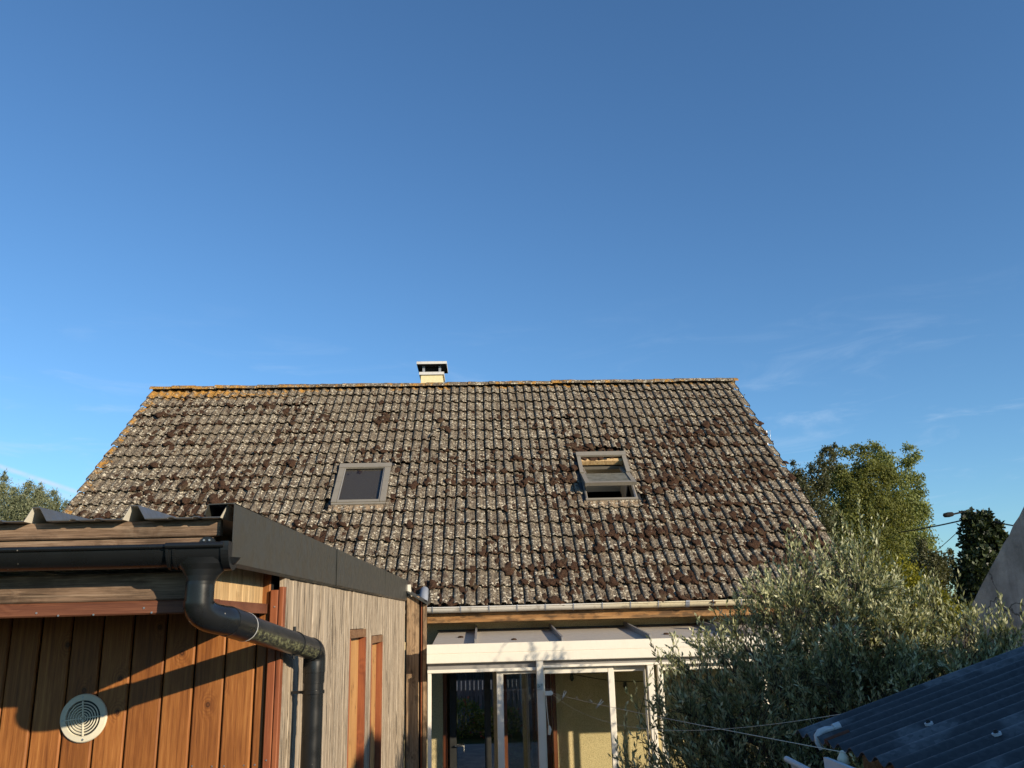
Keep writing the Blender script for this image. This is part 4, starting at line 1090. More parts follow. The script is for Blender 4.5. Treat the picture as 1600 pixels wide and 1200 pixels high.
m = MB(); m.tube([(pv.x, pv.y, pipe_top.z-0.12), (pv.x, pv.y, -H+0.1)], PR-0.0015, 24); m.build('vertical_pipe', 'pvc_black', dp)
zk = at(490, 1081, pv.y).z
m = MB(); m.tube([(pv.x, pv.y, zk-0.007), (pv.x, pv.y, zk+0.007)], PR+0.004, 24); m.box(SXW+0.004, pv.x-PR, pv.y-0.01, pv.y+0.01, zk-0.006, zk+0.006); m.build('clamp', 'pvc_black', dp)

# round louvred vent
vc = at(131, 1122, SYF-0.004); VR = 0.0955
vt = MB(); n = 40
def circ(r, y): return [(vc.x+r*math.cos(2*PI*k/n), SYF-y, vc.z+r*math.sin(2*PI*k/n)) for k in range(n)]
vt.strip(circ(VR, 0.001), circ(VR, 0.008), 0, True, True); vt.strip(circ(VR, 0.008), circ(VR-0.004, 0.012), 0, True, True); vt.strip(circ(VR-0.004, 0.012), circ(0.071, 0.014), 0, False, True); vt.strip(circ(0.071, 0.014), circ(0.069, 0.004), 0, False, True)
vent = vt.build('vent', 'vent_cream', shed); vent['label'] = 'round cream plastic vent grille with concentric louvres'
m = MB(); m.add(circ(0.0692, 0.0035), [tuple(range(n))]); m.build('insect_mesh', 'dark_metal', vent, fix=False)
for r in (0.060, 0.049, 0.039, 0.029, 0.019, 0.010):
    m = MB(); m.strip(circ(r+0.0030, 0.012), circ(r-0.0012, 0.013), 0, False, True); m.strip(circ(r-0.0012, 0.013), circ(r-0.0035, 0.005), 0, False, True); m.strip(circ(r+0.0030, 0.012), circ(r+0.001, 0.005), 0, False, True); m.build('louvre', 'vent_cream', vent)
m = MB(); tilt = 0.10
for (ax, w_) in ((PI/2+tilt, 0.0032), (tilt, 0.0020)):
    dx, dz = math.cos(ax), math.sin(ax)
    A = Vector((vc.x-dx*0.070, SYF-0.0105, vc.z-dz*0.070)); B_ = Vector((vc.x+dx*0.070, SYF-0.0105, vc.z+dz*0.070))
    o_ = Vector((-dz, 0, dx))*w_
    m.prism([A-o_, A+o_, B_+o_, B_-o_], (0, -0.0045, 0))
m.build('cross_bar', 'vent_cream', vent)
for k in range(4):
    a = PI/2+k*PI/2+0.10; q = Vector((vc.x+0.083*math.cos(a), SYF-0.0125, vc.z+0.083*math.sin(a)))
    m = MB(); m.tube([q, q+Vector((0, -0.0025, 0))], 0.0045, 10); m.build('screw', 'steel', vent)
# screw heads along the battens
for (px, py, Y) in ((57, 958, BY-0.007), (91, 962, BY-0.007), (146, 960.5, BY-0.007), (225, 950, BY-0.007), (237, 957, BY-0.007), (300, 1197, SYF-0.001), (331, 1197.5, SYF-0.001), (350, 1197, SYF-0.001), (381, 1196, SYF-0.001), (398, 1195, SYF-0.001), (416, 1188, SYF-0.024), (429, 948, SYF-0.024)):
    q = at(px, py, Y); m = MB(); m.tube([q+Vector((0, 0.002, 0)), q+Vector((0, -0.0012, 0))], 0.0034, 8); m.build('screw', 'steel', shed)

# ------------------------------------------------------------------ corrugated lean-to
LX, LZ = 0.95, -0.352; LSL = math.tan(math.radians(16.8)); LY1 = 2.782
lean = thing('corrugated_lean_to', 'lean-to with a galvanised corrugated metal roof in the shade', 'lean-to', (2.3, 1.2, -H))
def corr(y): return 0.0085*math.cos((LY1-y)/0.076*2*PI+PI)
def corr_sheet(y0, y1, lift, x0, x1):
    m = MB(); ny = int((y1-y0)/0.0076); ys = [y1-(y1-y0)*k/ny for k in range(ny+1)]
    for off in (0.0, -0.0016):
        A = [(x0, y_, LZ+lift+corr(y_)+off+(x0-LX)*LSL) for y_ in ys]; B_ = [(x1, y_, LZ+lift+corr(y_)+off+(x1-LX)*LSL) for y_ in ys]
        m.strip(A, B_, 0, True)
        if off == 0: a0, b0 = A, B_
        else: m.strip(a0, A, 0); m.strip(b0, B_, 0)
    m.build('corrugated_sheet', 'galvanised', lean, fix=False)
corr_sheet(1.12, LY1, 0.003, LX, 3.4); corr_sheet(-1.6, 1.195, 0.0, LX, 3.4)
for (px, py) in ((1451, 1130), (1557, 1146)):
    d = ray(px, py); t_ = (LZ+0.011-LX*LSL)/(d.z-LSL*d.x); q = d*t_
    nrm = Vector((-LSL, 0, 1)).normalized()
    m = MB(); m.tube([q-nrm*0.004, q+nrm*0.002], 0.0105, 16); w = m.build('washer', 'pvc_white', lean)
    m = MB(); m.tube([q+nrm*0.002, q+nrm*0.005], 0.0062, 8); m.tube([q+nrm*0.004, q+nrm*0.009], 0.0042, 6); m.build('bolt', 'cable_black', w)
m = MB(); m.box(LX+0.10, LX+0.14, -1.6, LY1-0.25, LZ-0.10, LZ-0.022); m.build('eave_beam', 'brown_beam', lean)
m = MB(); q = at(1286, 1183, 2.42); m.plank(q.x, q.x+0.012, 1.2, 2.42, -H, q.z, 'z', 0.002); m.build('wall_panel', 'pvc_white', lean)
for yy in (LY1-0.3, 0.4, -1.5):
    m = MB(); m.plank(LX+0.15, LX+0.22, yy, yy+0.07, -H, LZ-0.02, 'z', 0.004); m.build('leg', 'brown_beam', lean)
m = MB(); m.plank(3.28, 3.36, -1.6, LY1, -H, LZ+(3.28-LX)*LSL-0.03, 'z', 0.003); m.build('back_wall', 'old_render', lean)
# white gutter stub under the eave
g0 = at(1229, 1186, 2.62); g1 = g0+Vector((0.30, -0.62, -0.12))
m = MB(); g1 = at(1262, 1199, 2.40)+Vector((0.02, -0.1, -0.02)); m.tube([g0, g1], 0.0085, 10)
m.quad(g0+Vector((0.008, 0, -0.004)), g1+Vector((0.008, 0, -0.004)), g1+Vector((0.03, 0, -0.10)), g0+Vector((0.03, 0, -0.10))); m.quad(g0+Vector((0.010, 0, -0.004)), g1+Vector((0.010, 0, -0.004)), g1+Vector((0.032, 0, -0.10)), g0+Vector((0.032, 0, -0.10))); m.build('gutter_stub', 'pvc_white', lean)
# bent white plastic hook hung over the sheet edge, rusty bar beside it
hk = []
for (px, py, dz) in ((1284, 1170, -0.01), (1278, 1160, 0.004), (1277, 1150, 0.012), (1281, 1143.5, 0.018), (1290, 1140, 0.020), (1299, 1138.5, 0.018), (1304, 1137, 0.016)): hk.append(at(px, py, 2.60))
m = MB(); m.tube(hk, [0.008, 0.009, 0.0095, 0.0095, 0.009, 0.0075, 0.008], 12); m.tube([hk[-1]-Vector((0.004, 0, 0)), hk[-1]+Vector((0.016, 0, 0.006))], 0.011, 12); m.tube([hk[4]+Vector((0, -0.01, -0.02)), hk[4]+Vector((0.03, -0.015, -0.012)), hk[5]+Vector((0.02, -0.015, -0.012))], 0.008, 8)
o = m.build('plastic_hook', 'pvc_white'); tag(o, 'bent white plastic hook lying over the corrugated roof corner', 'hook')
m = MB(); b0, b1 = at(1291, 1160, 2.52), at(1327, 1144.5, 2.52); m.tube([b0, b0.lerp(b1, 0.5)+Vector((0, 0, 0.001)), b1], [0.010, 0.009, 0.009], 8)
o = m.build('rusty_bar', 'rust'); tag(o, 'short rusty iron bar beside the white hook', 'bar')

# ------------------------------------------------------------------ clothes lines and pegs
pul = at(856, 1083, CY-0.06)
pu = MB(); pu.box(pul.x-0.03, pul.x+0.02, pul.y-0.02, pul.y+0.035, pul.z-0.022, pul.z+0.02); pu.tube([pul+Vector((0.03, -0.012, 0)), pul+Vector((0.03, 0.02, 0))], 0.024, 14)
pul_o = pu.build('line_pulley', 'white_paint'); tag(pul_o, 'small white clothes line pulley on the white conservatory post', 'pulley')
m = MB(); m.tube([pul+Vector((-0.02, 0, -0.02)), pul+Vector((-0.015, 0.0, -0.18)), at(857, 1130, CY-0.06), at(859, 1142, CY-0.06)], 0.004, 6); m.tube([at(858, 1134, CY-0.06), at(859, 1140, CY-0.06), at(858, 1148, CY-0.06)], [0.010, 0.020, 0.014], 8); m.build('pull_cord', 'rope', pul_o)
def line_pts(a, b, sag, n=40): return [a.lerp(b, k/n)+Vector((0, 0, -sag*4*(k/n)*(1-k/n))) for k in range(n+1)]
A1 = line_pts(pul+Vector((0.04, -0.01, 0.0)), at(1321, 1176, 2.35), 0.012)
A2 = line_pts(pul+Vector((0.04, -0.01, -0.006)), at(1316, 1115.5, 2.80), 0.17)
m = MB(); m.tube(A1, 0.0012, 6); o = m.build('clothes_line', 'rope'); tag(o, 'taut lower clothes line running from the pulley to the corrugated eave', 'clothes line')
m = MB(); m.tube(A2, 0.0009, 6); o = m.build('clothes_line', 'rope'); tag(o, 'slack clothes line sagging in front of the door glass and olive', 'clothes line')
ins = at(1317, 1187, 2.38)
m = MB(); m.tube([ins+Vector((0, 0, 0.022)), ins+Vector((0.002, 0, 0.008)), ins, ins+Vector((0, 0, -0.02))], [0.004, 0.013, 0.015, 0.008], 10); m.tube([ins+Vector((0, 0, -0.02)), ins+Vector((0, 0, -0.05))], 0.003, 6); o = m.build('line_tensioner', 'vent_cream'); tag(o, 'small cream clothes line tensioner hanging below the corrugated eave', 'tensioner')
def peg(px, py, ang, size, lab, side=1):
    P = at(px, py, CY-0.35); m = MB()
    for s_ in (-1, 1):
        d = Vector((math.cos(ang+s_*0.13), 0, math.sin(ang+s_*0.13))); n_ = Vector((-d.z, 0, d.x))
        c = P+n_*s_*size*0.055
        A = c-d*size*0.5; B_ = c+d*size*0.5; w_ = n_*size*0.05
        m.prism([A-w_, A+w_, B_+w_*0.7, B_-w_*0.7], (0, 0.012, 0))
    m.tube([P+Vector((0, -0.004, 0)), P+Vector((0, 0.016, 0))], size*0.075, 8)
    o = m.build('clothes_peg', 'rope'); tag(o, lab, 'clothes peg', 'pegs on the clothes line')
peg(881, 1086.5, math.radians(66), 0.095, 'upright pale clothes peg nearest the white pulley')
peg(901.5, 1090.5, math.radians(105), 0.035, 'tiny pale clothes peg between the upright and the slanted large pegs')
peg(924, 1095.5, math.radians(140), 0.045, 'small tilted clothes peg just left of the large slanted peg')
peg(936.5, 1100.5, math.radians(47), 0.105, 'large slanted clothes peg farthest from the white pulley')

# ------------------------------------------------------------------ grey gable of the neighbouring outbuilding
GXW = 6.0
gab = thing('grey_outbuilding', 'neighbouring outbuilding with a cracked grey rendered gable wall', 'building', (7.5, 9.0, -H))
ra = atX(1597, 799, GXW); rb = atX(1520, 940, GXW)
sl_ = (ra.z-rb.z)/(rb.y-ra.y)
ry_ = ra.y-0.06; rz_ = ra.z+0.05
yb = ry_+(rz_+1.4)/sl_
yf = ry_-0.65
m = MB(); top = [(GXW, ry_, rz_)]
edge = []
nstep = 26
for k in range(nstep+1):
    y_ = ry_+(yb-ry_)*k/nstep; edge.append((GXW, y_, rz_-(y_-ry_)*sl_+rnd.gauss(0, 0.010)))
polyg = [(GXW, yf, -H), (GXW, yf, rz_-(ry_-yf)*sl_)]+edge+[(GXW, yb, -H)]
m.prism(polyg, (3.4, 0, 0)); m.build('wall', 'old_render', gab)
m = MB()
for (ya, za, y2, z2) in ((ry_, rz_, yb, rz_-(yb-ry_)*sl_), (ry_, rz_, yf, rz_-(ry_-yf)*sl_)):
    m.prism([(GXW+0.10, ya, za+0.015), (GXW+0.10, y2, z2+0.015), (GXW+0.10, y2, z2+0.05), (GXW+0.10, ya, za+0.05)], (3.3, 0, 0))
m.build('roof', 'tile', gab)

# unseen wall added off right, shaped to shade the lean-to and the shed wall
gar = thing('shade_wall', 'tall unseen wall added for shade, with a sloping top, right of the yard', 'wall', (6.15, -1.4, -H))
m = MB(); m.prism([(6.0, -4.5, -H), (6.0, 1.15, -H), (6.0, 1.15, 2.16), (6.0, 0.85, 2.22), (6.0, -0.45, 1.93), (6.0, -1.4, 1.88), (6.0, -4.5, 1.88)], (0.3, 0, 0)); m.build('wall_face', 'old_render', gar)

# ------------------------------------------------------------------ foliage
def tube_obj(name, branches, mat, parent, n=8):
    m = MB()
    for pts, rs in branches: m.tube(pts, rs, n)
    return m.build(name, mat, parent)

def noise_dir(n, spread): return rng.normal(0, spread, (n, 3))

def olive_tree():
    base = Vector((2.75, 7.3, -H))
    t = thing('olive_tree', 'olive tree with silvery leaves in front of the conservatory', 'tree', base)
    ell = [((2.62, 7.25, -0.90), (1.02, 0.92, 0.92), 8.5), ((2.92, 7.3, -0.22), (0.60, 0.58, 0.60), 3.6), ((3.45, 7.0, -0.55), (0.70, 0.65, 0.50), 3), ((1.92, 7.1, -1.36), (0.66, 0.75, 0.76), 4), ((2.9, 7.0, -1.3), (1.2, 0.9, 0.7), 5), ((3.75, 6.75, -0.62), (0.38, 0.4, 0.30), 1.2)]
    wts = np.array([e[2] for e in ell], float); wts /= wts.sum()
    P, D, Lf, Wf, T = [], [], [], [], []
    twigs = []
    tops = [(3.18, 7.3, 0.66), (3.28, 7.3, 0.70), (2.66, 7.3, 0.50), (2.60, 7.2, 0.40), (2.95, 7.3, 0.48), (3.75, 7.0, 0.06), (3.55, 7.0, 0.20), (4.05, 6.6, -0.10), (3.95, 6.7, -0.02), (1.30, 7.0, -0.55), (1.55, 7.1, -0.34), (1.75, 7.1, -0.26), (1.15, 7.0, -0.90), (2.20, 7.2, 0.00), (2.42, 7.2, 0.20), (3.35, 7.1, 0.36), (3.9, 6.6, -0.2), (1.62, 6.9, -0.70), (1.05, 6.9, -1.05), (2.72, 7.25, 0.60)]
    shoots = []
    for k in range(1250):      # branchlets, each with a spray of shoots
        e = ell[rng.choice(len(ell), p=wts)]
        v = rng.normal(size=3); v /= np.linalg.norm(v)
        c = np.array(e[0])+v*(rng.uniform(0.12, 1.0)**0.45)*np.array(e[1])
        q = math.sin(c[0]*5.1+1.3)*math.sin(c[2]*6.3+0.4)*math.sin(c[1]*4.4+c[0]*2.0)
        if q > 0.30 and rng.random() < 0.75: continue
        ax = v*np.array([0.55, 0.55, 0.3])+np.array([0, -0.08, 0.75])+rng.normal(0, 0.28, 3); ax /= np.linalg.norm(ax)
        for m_ in range(rng.integers(4, 8)):
            u = rng.uniform(0, 0.16)
            d = ax+rng.normal(0, 0.30, 3); d /= np.linalg.norm(d)
            shoots.append((c+ax*u+rng.normal(0, 0.018, 3), d, rng.uniform(0.12, 0.30)))
    for tp in tops:
        for k in range(7):
            p = np.array(tp)+rng.normal(0, 0.06, 3)-np.array([0, 0, rng.uniform(0.08, 0.40)])
            d = np.array([rng.normal(0, 0.22), rng.normal(0, 0.2), 1.0]); shoots.append((p, d/np.linalg.norm(d), rng.uniform(0.22, 0.38)))
    tw = MB()
    for (p, d, L) in shoots:
        nl = int(L/0.0165)
        axis = np.cross(d, rng.normal(size=3)); axis /= np.linalg.norm(axis); bx = np.cross(d, axis)
        tone0 = rng.uniform(0.15, 0.75)
        curve = rng.normal(0, 0.18, 3)
        for j in range(nl):
            u = j/nl; ctr = p+d*L*u+curve*L*u*u*0.5
            ph = j*1.57+rng.normal(0, 0.3); sd = axis*math.cos(ph)+bx*math.sin(ph)
            ld = d*rng.uniform(0.75, 1.25)+sd*rng.uniform(0.35, 0.85)+np.array([0, 0, 0.15])
            P.append(ctr); D.append(ld); Lf.append(rng.uniform(0.046, 0.074)*(1-0.3*u)); Wf.append(rng.uniform(0.013, 0.019)); T.append(min(1, max(0, tone0+rng.normal(0, 0.16)+0.15*u)))
        e_ = p+d*L*0.97+curve*L*0.47
        tw.tube([tuple(p-d*0.12), tuple(p+d*L*0.5), tuple(e_)], [0.0028, 0.0020, 0.0010], 3, 0, False)
    leaves_mesh('crown', P, D, np.array(Lf), np.array(Wf), 'olive_leaf', T, t)
    tw.build('twigs', 'bark', t, fix=False)
    br = [([base, base+Vector((0.05, 0.02, 0.6)), base+Vector((-0.04, 0, 1.2))], [0.13, 0.10, 0.085])]
    c0 = base+Vector((-0.04, 0, 1.15))
    for e in ell+[((3.2, 7.3, 0.3), 0, 0), ((2.6, 7.3, 0.2), 0, 0), ((1.5, 7.05, -0.7), 0, 0), ((2.1, 7.2, -0.2), 0, 0), ((3.9, 6.7, -0.3), 0, 0)]:
        q = Vector(e[0]); md = c0.lerp(q, 0.5)+Vector((rnd.gauss(0, 0.1), rnd.gauss(0, 0.1), 0.1)); br.append(([c0, md, q], [0.055, 0.03, 0.010]))
    tube_obj('trunk', br, 'bark', t)
olive_tree()

def leafy(name, label, cat, cpx, ytop, ybot, Y, rpx, mat, nl, leaf_l, leaf_w, mode='clump', seed=1, group=None, lobes=None, tonebias=0.0):
    """A far tree: trunk and limbs, and a crown of leaf-sized blades gathered in clumps or hanging strands.
    Lobes are (dx, y of centre, rx, rz) in photo pixels at the tree's own distance."""
    global rng
    rl = np.random.default_rng(seed)
    k = Y/F_PX*1.03
    foot = at(cpx, ybot, Y)
    t = thing(name, label, cat, (foot.x, Y, -H), group)
    P, D, T = [], [], []
    limbs = []
    tot = sum(l[2]*l[3] for l in lobes)
    cen0 = Vector((foot.x, Y, min(foot.z, -0.4)))
    for (dx, yc, rx, rz) in lobes:
        c = at(cpx+dx, yc, Y); RX, RZ_, RY_ = rx*k, rz*k, rx*k*0.9
        if rx > 16: limbs.append(([Vector((foot.x, Y, -H)).lerp(c, 0.3)*1.0, Vector((foot.x, Y, -H)).lerp(c, 0.65)+Vector((rnd.gauss(0, 0.1), 0, 0.2)), c, c+Vector((0, 0, RZ_*0.5))], [0.05, 0.03, 0.012, 0.003]))
        n = int(nl*rx*rz/tot)
        if mode == 'weep':
            per = 26; ns = max(4, n//per)
            for s in range(ns):
                v = rl.normal(size=3); v /= np.linalg.norm(v); v[2] = abs(v[2])*0.9-0.25
                p = np.array(c)+v*np.array([RX, RY_, RZ_])*rl.uniform(0.45, 1.22)
                L = rl.uniform(0.35, 1.3)*min(1.0, RZ_*0.9); sw_ = rl.normal(0, 0.12, 2); t0 = rl.uniform(0.1, 0.8)
                for j in range(per):
                    u = j/per
                    P.append((p[0]+sw_[0]*u+rl.normal(0, 0.08), p[1]+sw_[1]*u+rl.normal(0, 0.08), p[2]-L*u+0.25*math.sin(u*2)+rl.normal(0, 0.03)))
                    D.append((rl.normal(0, 0.5), rl.normal(0, 0.5), -0.9+rl.normal(0, 0.3))); T.append(np.clip(t0+rl.normal(0, 0.2), 0, 1))
        else:
            per = 40; ns = max(4, n//per)
            for s in range(ns):
                v = rl.normal(size=3); v /= np.linalg.norm(v)
                p = np.array(c)+v*np.array([RX, RY_, RZ_])*rl.uniform(0.35, 1.0)**0.6
                sz = rl.uniform(0.08, 0.22)*min(1.6, RX+0.2); t0 = rl.uniform(0.1, 0.75)
                up = rl.uniform(0.8, 2.0) if mode == 'shoot' else 1.0
                for j in range(per):
                    w = rl.normal(0, sz*0.6, 3); w[2] *= up
                    P.append(tuple(p+w)); D.append(tuple(w+rl.normal(0, 0.1, 3)+np.array([0, 0, 0.05]))); T.append(np.clip(t0+tonebias+rl.normal(0, 0.2), 0, 1))
    n = len(P); up_ = rl.normal(size=(n, 3))
    leaves_mesh('crown', P, D, rl.uniform(0.7, 1.3, n)*leaf_l, rl.uniform(0.7, 1.2, n)*leaf_w, mat, T, t, up_)
    limbs.insert(0, ([Vector((foot.x, Y, -H)), Vector((foot.x, Y, -H*0.4)), cen0+Vector((0, 0, 0.5))], [0.16, 0.12, 0.07]))
    tube_obj('trunk', limbs, 'bark', t, 6)
    return t

leafy('birch_tree', 'weeping olive-green birch with drooping twigs behind the house', 'tree', 1345, 695, 950, 28, 55, 'birch_leaf', 62000, 0.075, 0.055, 'weep', 3,
      lobes=[(-12, 758, 36, 52), (14, 735, 28, 38), (-2, 800, 52, 56), (34, 800, 36, 70), (-34, 745, 20, 34), (0, 850, 60, 60), (20, 900, 62, 60), (-38, 810, 28, 50), (-10, 905, 60, 50), (4, 708, 7, 16), (-22, 712, 6, 18), (40, 745, 14, 30), (-38, 712, 4, 14), (22, 702, 5, 12), (-8, 702, 4, 12), (60, 800, 12, 40), (-55, 770, 8, 24)])
leafy('birch_tree', 'taller pale green birch just right of the weeping birch', 'tree', 1412, 690, 950, 31, 40, 'birch_leaf_pale', 30000, 0.08, 0.055, 'weep', 4,
      lobes=[(-42, 704, 7, 14), (-34, 716, 13, 18), (-28, 728, 18, 24), (10, 702, 5, 14), (18, 716, 6, 14), (30, 800, 8, 26), (-14, 752, 22, 30), (8, 722, 9, 22), (14, 748, 12, 26), (-12, 790, 32, 44), (18, 790, 17, 46), (24, 772, 9, 20), (-6, 840, 42, 52), (14, 850, 26, 50), (-2, 900, 44, 40)])
leafy('broadleaf_tree', 'dark small-leaved tree at the roof edge, left of the birch', 'tree', 1268, 700, 950, 24, 35, 'dark_leaf', 20000, 0.065, 0.045, 'shoot', 5,
      lobes=[(-10, 770, 20, 30), (12, 745, 17, 32), (26, 720, 11, 24), (6, 810, 30, 40), (-28, 735, 4, 16), (10, 870, 34, 50), (36, 705, 6, 12), (-18, 748, 9, 14)])
leafy('spindly_tree', 'dark spindly bush between the birches and the ivy-covered pole', 'bush', 1458, 850, 955, 24, 34, 'dark_leaf', 11000, 0.065, 0.048, 'shoot', 6,
      lobes=[(-8, 890, 26, 34), (14, 885, 16, 22), (0, 930, 30, 26), (26, 870, 5, 12), (-16, 858, 8, 14), (30, 905, 10, 14)])
leafy('lime_bush', 'yellow-green bush low behind the olive tree', 'bush', 1390, 880, 965, 18, 50, 'lime_leaf', 24000, 0.055, 0.042, 'clump', 7,
      lobes=[(-40, 910, 40, 36), (10, 915, 40, 40), (50, 935, 34, 30), (70, 945, 26, 22), (-80, 950, 40, 34), (-20, 965, 60, 40), (60, 965, 50, 30)])
leafy('cedar_tree', 'blue-grey cedar at the left edge behind the shed roof', 'tree', 20, 745, 830, 26, 50, 'cedar_leaf', 30000, 0.085, 0.022, 'shoot', 8,
      lobes=[(-18, 790, 26, 34), (-14, 758, 6, 18), (24, 785, 22, 20), (25, 764, 7, 10), (42, 775, 8, 14), (52, 792, 20, 18), (66, 789, 7, 12), (0, 815, 60, 26), (38, 810, 44, 22), (8, 800, 20, 24), (-15, 750, 3, 12), (25, 760, 3, 12), (43, 766, 3, 12), (62, 774, 3, 10), (80, 790, 5, 10), (2, 770, 3, 12)])

# street lamp on a pole, overgrown by ivy
LYd = 22.0
pole_x = at(1531, 860, LYd).x
lampo = thing('street_lamp', 'street lamp with a dark flat head on an ivy covered pole', 'street lamp', (pole_x, LYd, -H))
m = MB(); m.tube([(pole_x, LYd, -H), (pole_x, LYd, at(1531, 800, LYd).z)], [0.11, 0.08], 10); m.build('pole', 'old_render', lampo)
m = MB(); a0 = Vector((pole_x, LYd-0.05, at(1531, 796, LYd).z)); a1 = at(1489, 803.5, LYd-0.2); m.tube([a0, a0.lerp(a1, 0.5), a1], 0.022, 8); m.build('arm', 'black_void', lampo)
hd0, hd1 = at(1490, 803, LYd-0.2), at(1474, 805.5, LYd-0.25)
m = MB(); m.tube([hd0, hd0.lerp(hd1, 0.12), hd0.lerp(hd1, 0.5), hd0.lerp(hd1, 0.9), hd1], [0.025, 0.055, 0.066, 0.055, 0.02], 10); m.build('lamp_head', 'black_void', lampo)
leafy('ivy', 'dense dark ivy growing over the street lamp pole', 'ivy', 1531, 797, 955, 21.9, 26, 'ivy_leaf', 12000, 0.11, 0.09, 'clump', 9,
      lobes=[(-10, 812, 14, 14), (8, 812, 10, 13), (-6, 838, 20, 20), (8, 862, 26, 26), (-4, 890, 30, 26), (-8, 918, 26, 22), (26, 828, 9, 14), (34, 848, 14, 18), (-22, 905, 12, 16), (-16, 945, 20, 20)])
def wire(px0, py0, Y0, px1, py1, Y1, sag, r, lab):
    a, b = at(px0, py0, Y0), at(px1, py1, Y1); m = MB(); m.tube(line_pts(a, b, sag, 14), r, 5); o = m.build('overhead_cable', 'cable_black'); tag(o, lab, 'cable')
wire(1512, 811, 21.9, 1330, 838, 33, 0.1, 0.020, 'thick overhead cable running left from the ivy covered pole')
wire(1506, 822, 21.9, 1400, 905, 34, 0.1, 0.010, 'thin cable dropping left from the ivy covered pole')
wire(1545, 813, 22.1, 1640, 826, 19, 0.05, 0.018, 'overhead cable running right from the ivy covered pole to the gable')
# grid aerial behind the right verge
ant = thing('roof_aerial', 'thin grid aerial just beyond the right edge of the tiled roof', 'aerial', (at(1197, 690, 17).x, 17, -H))
m = MB(); ax = at(1199, 690, 17)
m.tube([(ax.x, 17, -H), (ax.x, 17, at(1199, 673, 17).z)], 0.010, 6); m.build('mast', 'steel', ant)
m = MB()
for x in (1191, 1195, 1199, 1203): m.tube([at(x, 672, 17), at(x+1, 690, 17)], 0.0035, 4)
for y in (672.5, 678, 684): m.tube([at(1189, y, 17), at(1204, y, 17)], 0.0035, 4)
m.build('grid', 'steel', ant)
# small tilted lamp on a pale bracket that sticks out of the olive
so = thing('bracket_lamp', 'small flat tilted lamp on a pale bracket above the olive tree', 'lamp', (at(1330, 880, 9.5).x, 9.5, -H))
P0 = at(1338, 871, 9.5); P1 = at(1343, 893, 9.5); ofs = Vector((-0.05, 0.10, 0.0))
m = MB(); m.prism([P0, P1, P1+Vector((-0.035, 0.0, 0.006)), P0+Vector((-0.03, 0, 0.004))], (-0.03, 0.16, 0.02)); m.build('lamp_body', 'dark_metal', so)
m = MB(); m.prism([P0+Vector((0.001, -0.004, 0)), P1+Vector((0.001, -0.004, 0)), P1+Vector((-0.014, -0.004, 0.003)), P0+Vector((-0.012, -0.004, 0.002))], (0.0, -0.006, 0)); m.build('bezel', 'roof_panel', so)
m = MB(); m.tube([P1+Vector((-0.02, 0.02, 0.02)), at(1316, 888.5, 9.55)], 0.014, 8); m.build('bracket', 'white_paint', so)
m = MB(); q = at(1318, 889, 9.55); m.tube([q, (q.x, q.y, -H)], 0.022, 8); m.build('post', 'alu_grey', so)

# unseen added hedges: two shade the olive's foot, one feeds the door reflection
def hedge(name, label, x0, x1, y0, y1, z1, nl, mat, seed, l=0.07, z2=None):
    z2 = z1 if z2 is None else z2
    rl = np.random.default_rng(seed)
    t = thing(name, label, 'hedge', ((x0+x1)/2, (y0+y1)/2, -H))
    m = MB(); m.prism([(x0+0.12, y0+0.12, -H), (x0+0.12, y1-0.12, -H), (x0+0.12, y1-0.12, z2-0.10), (x0+0.12, y0+0.12, z1-0.10)], (x1-x0-0.24, 0, 0)); m.build('core', 'bark', t)
    n = nl; P = np.empty((n, 3)); fcs = rl.integers(0, 5, n)
    U, Vv, Wd = rl.random(n), rl.random(n), rl.uniform(-0.02, 0.16, n)
    P[:, 0] = x0+(x1-x0)*U; P[:, 1] = y0+(y1-y0)*Vv; zt = z1+(z2-z1)*Vv; P[:, 2] = -H+(zt+H)*rl.random(n)
    P[fcs == 0, 0] = x0+Wd[fcs == 0]; P[fcs == 1, 0] = x1-Wd[fcs == 1]; P[fcs == 2, 1] = y0+Wd[fcs == 2]; P[fcs == 3, 1] = y1-Wd[fcs == 3]; P[fcs == 4, 2] = zt[fcs == 4]-Wd[fcs == 4]; P[fcs == 2, 2] = np.minimum(P[fcs == 2, 2], z1); P[fcs == 3, 2] = np.minimum(P[fcs == 3, 2], z2)
    leaves_mesh('foliage', P, rl.normal(size=(n, 3)), rl.uniform(0.7, 1.3, n)*l, rl.uniform(0.7, 1.3, n)*l*0.5, mat, rl.random(n), t)
hedge('shade_hedge', 'taller part of the unseen hedge added for shade right of the yard', 6.0, 6.7, 1.2, 3.30, 1.62, 5000, 'hedge_leaf', 21)
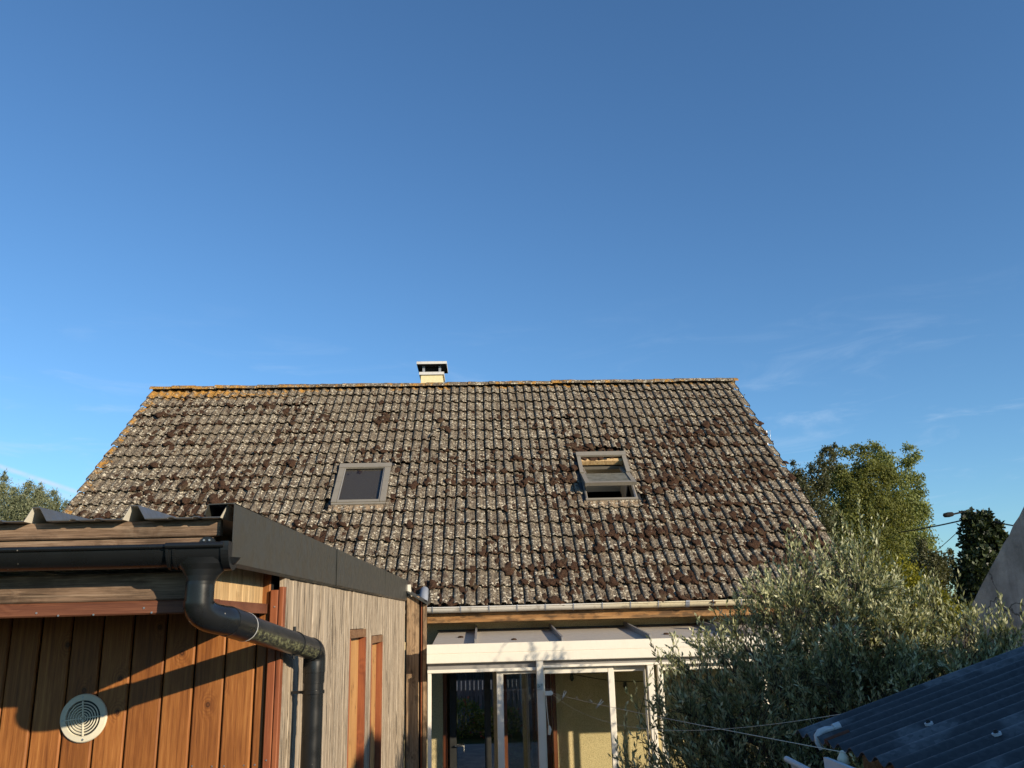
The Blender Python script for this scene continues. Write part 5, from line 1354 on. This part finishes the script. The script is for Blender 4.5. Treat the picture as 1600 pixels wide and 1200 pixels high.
hedge('shade_hedge', 'lower part of the unseen hedge added for shade right of the yard', 6.0, 6.7, 3.32, 4.95, 1.25, 4000, 'hedge_leaf', 23, 0.07, 0.66)
hedge('mirrored_hedge', 'broad green hedge added behind the raised deck for the door reflection', -5.0, 4.0, -8.8, -8.0, 0.3, 9000, 'hedge_leaf', 22, 0.10)

# deck with slatted skirting and shrub border, added to be mirrored in the door panes
dk_ = thing('raised_deck', 'raised deck with grey slatted skirting, added to be mirrored in the house door', 'deck', (0, -0.8, -H))
m = MB(); m.box(-1.9, 1.7, -2.6, 0.93, -1.68, -1.62); m.build('floor', 'slat_grey', dk_)
x = -1.9
while x < 1.7:
    m = MB(); m.plank(x, x+0.085, 0.955, 0.975, -H, -1.38, 'z', 0.003); m.build('slat', 'slat_grey', dk_); x += 0.105
m = MB(); m.box(-1.9, 1.7, 0.93, 0.954, -1.75, -1.66); m.build('rail', 'slat_grey', dk_)
def shrub(x, y, w_, h_, n, seed, mat, label):
    rl = np.random.default_rng(seed); t = thing('border_shrub', label, 'shrub', (x, y, -H))
    v = rl.normal(size=(n, 3)); v /= np.linalg.norm(v, axis=1, keepdims=True)
    P = np.array([x, y, -H+h_*0.5])+v*np.array([w_, w_*0.6, h_*0.5])*rl.uniform(0.3, 1, (n, 1))**0.5
    leaves_mesh('crown', P, v+rl.normal(0, 0.5, (n, 3)), rl.uniform(0.05, 0.09, n), rl.uniform(0.03, 0.05, n), mat, rl.random(n), t)
    k = rl.random(n) < 0.03
    if k.sum() > 3: leaves_mesh('flowers', P[k]+v[k]*0.05, v[k], 0.07, 0.06, 'pink_petal', rl.random(k.sum()), t)
    m = MB()
    for j in range(4): m.tube([(x, y, -H), (x+rnd.gauss(0, w_*0.5), y, -H+h_*0.6)], [0.012, 0.004], 5)
    m.build('stems', 'bark', t)
shrub(-0.55, 1.9, 0.55, 0.85, 1500, 31, 'shrub_leaf', 'flowering border shrub added in front of the deck skirting, mirrored on the left')
shrub(0.35, 2.1, 0.55, 0.70, 1500, 32, 'shrub_leaf', 'pale green border shrub added in front of the deck skirting, mirrored on the right')
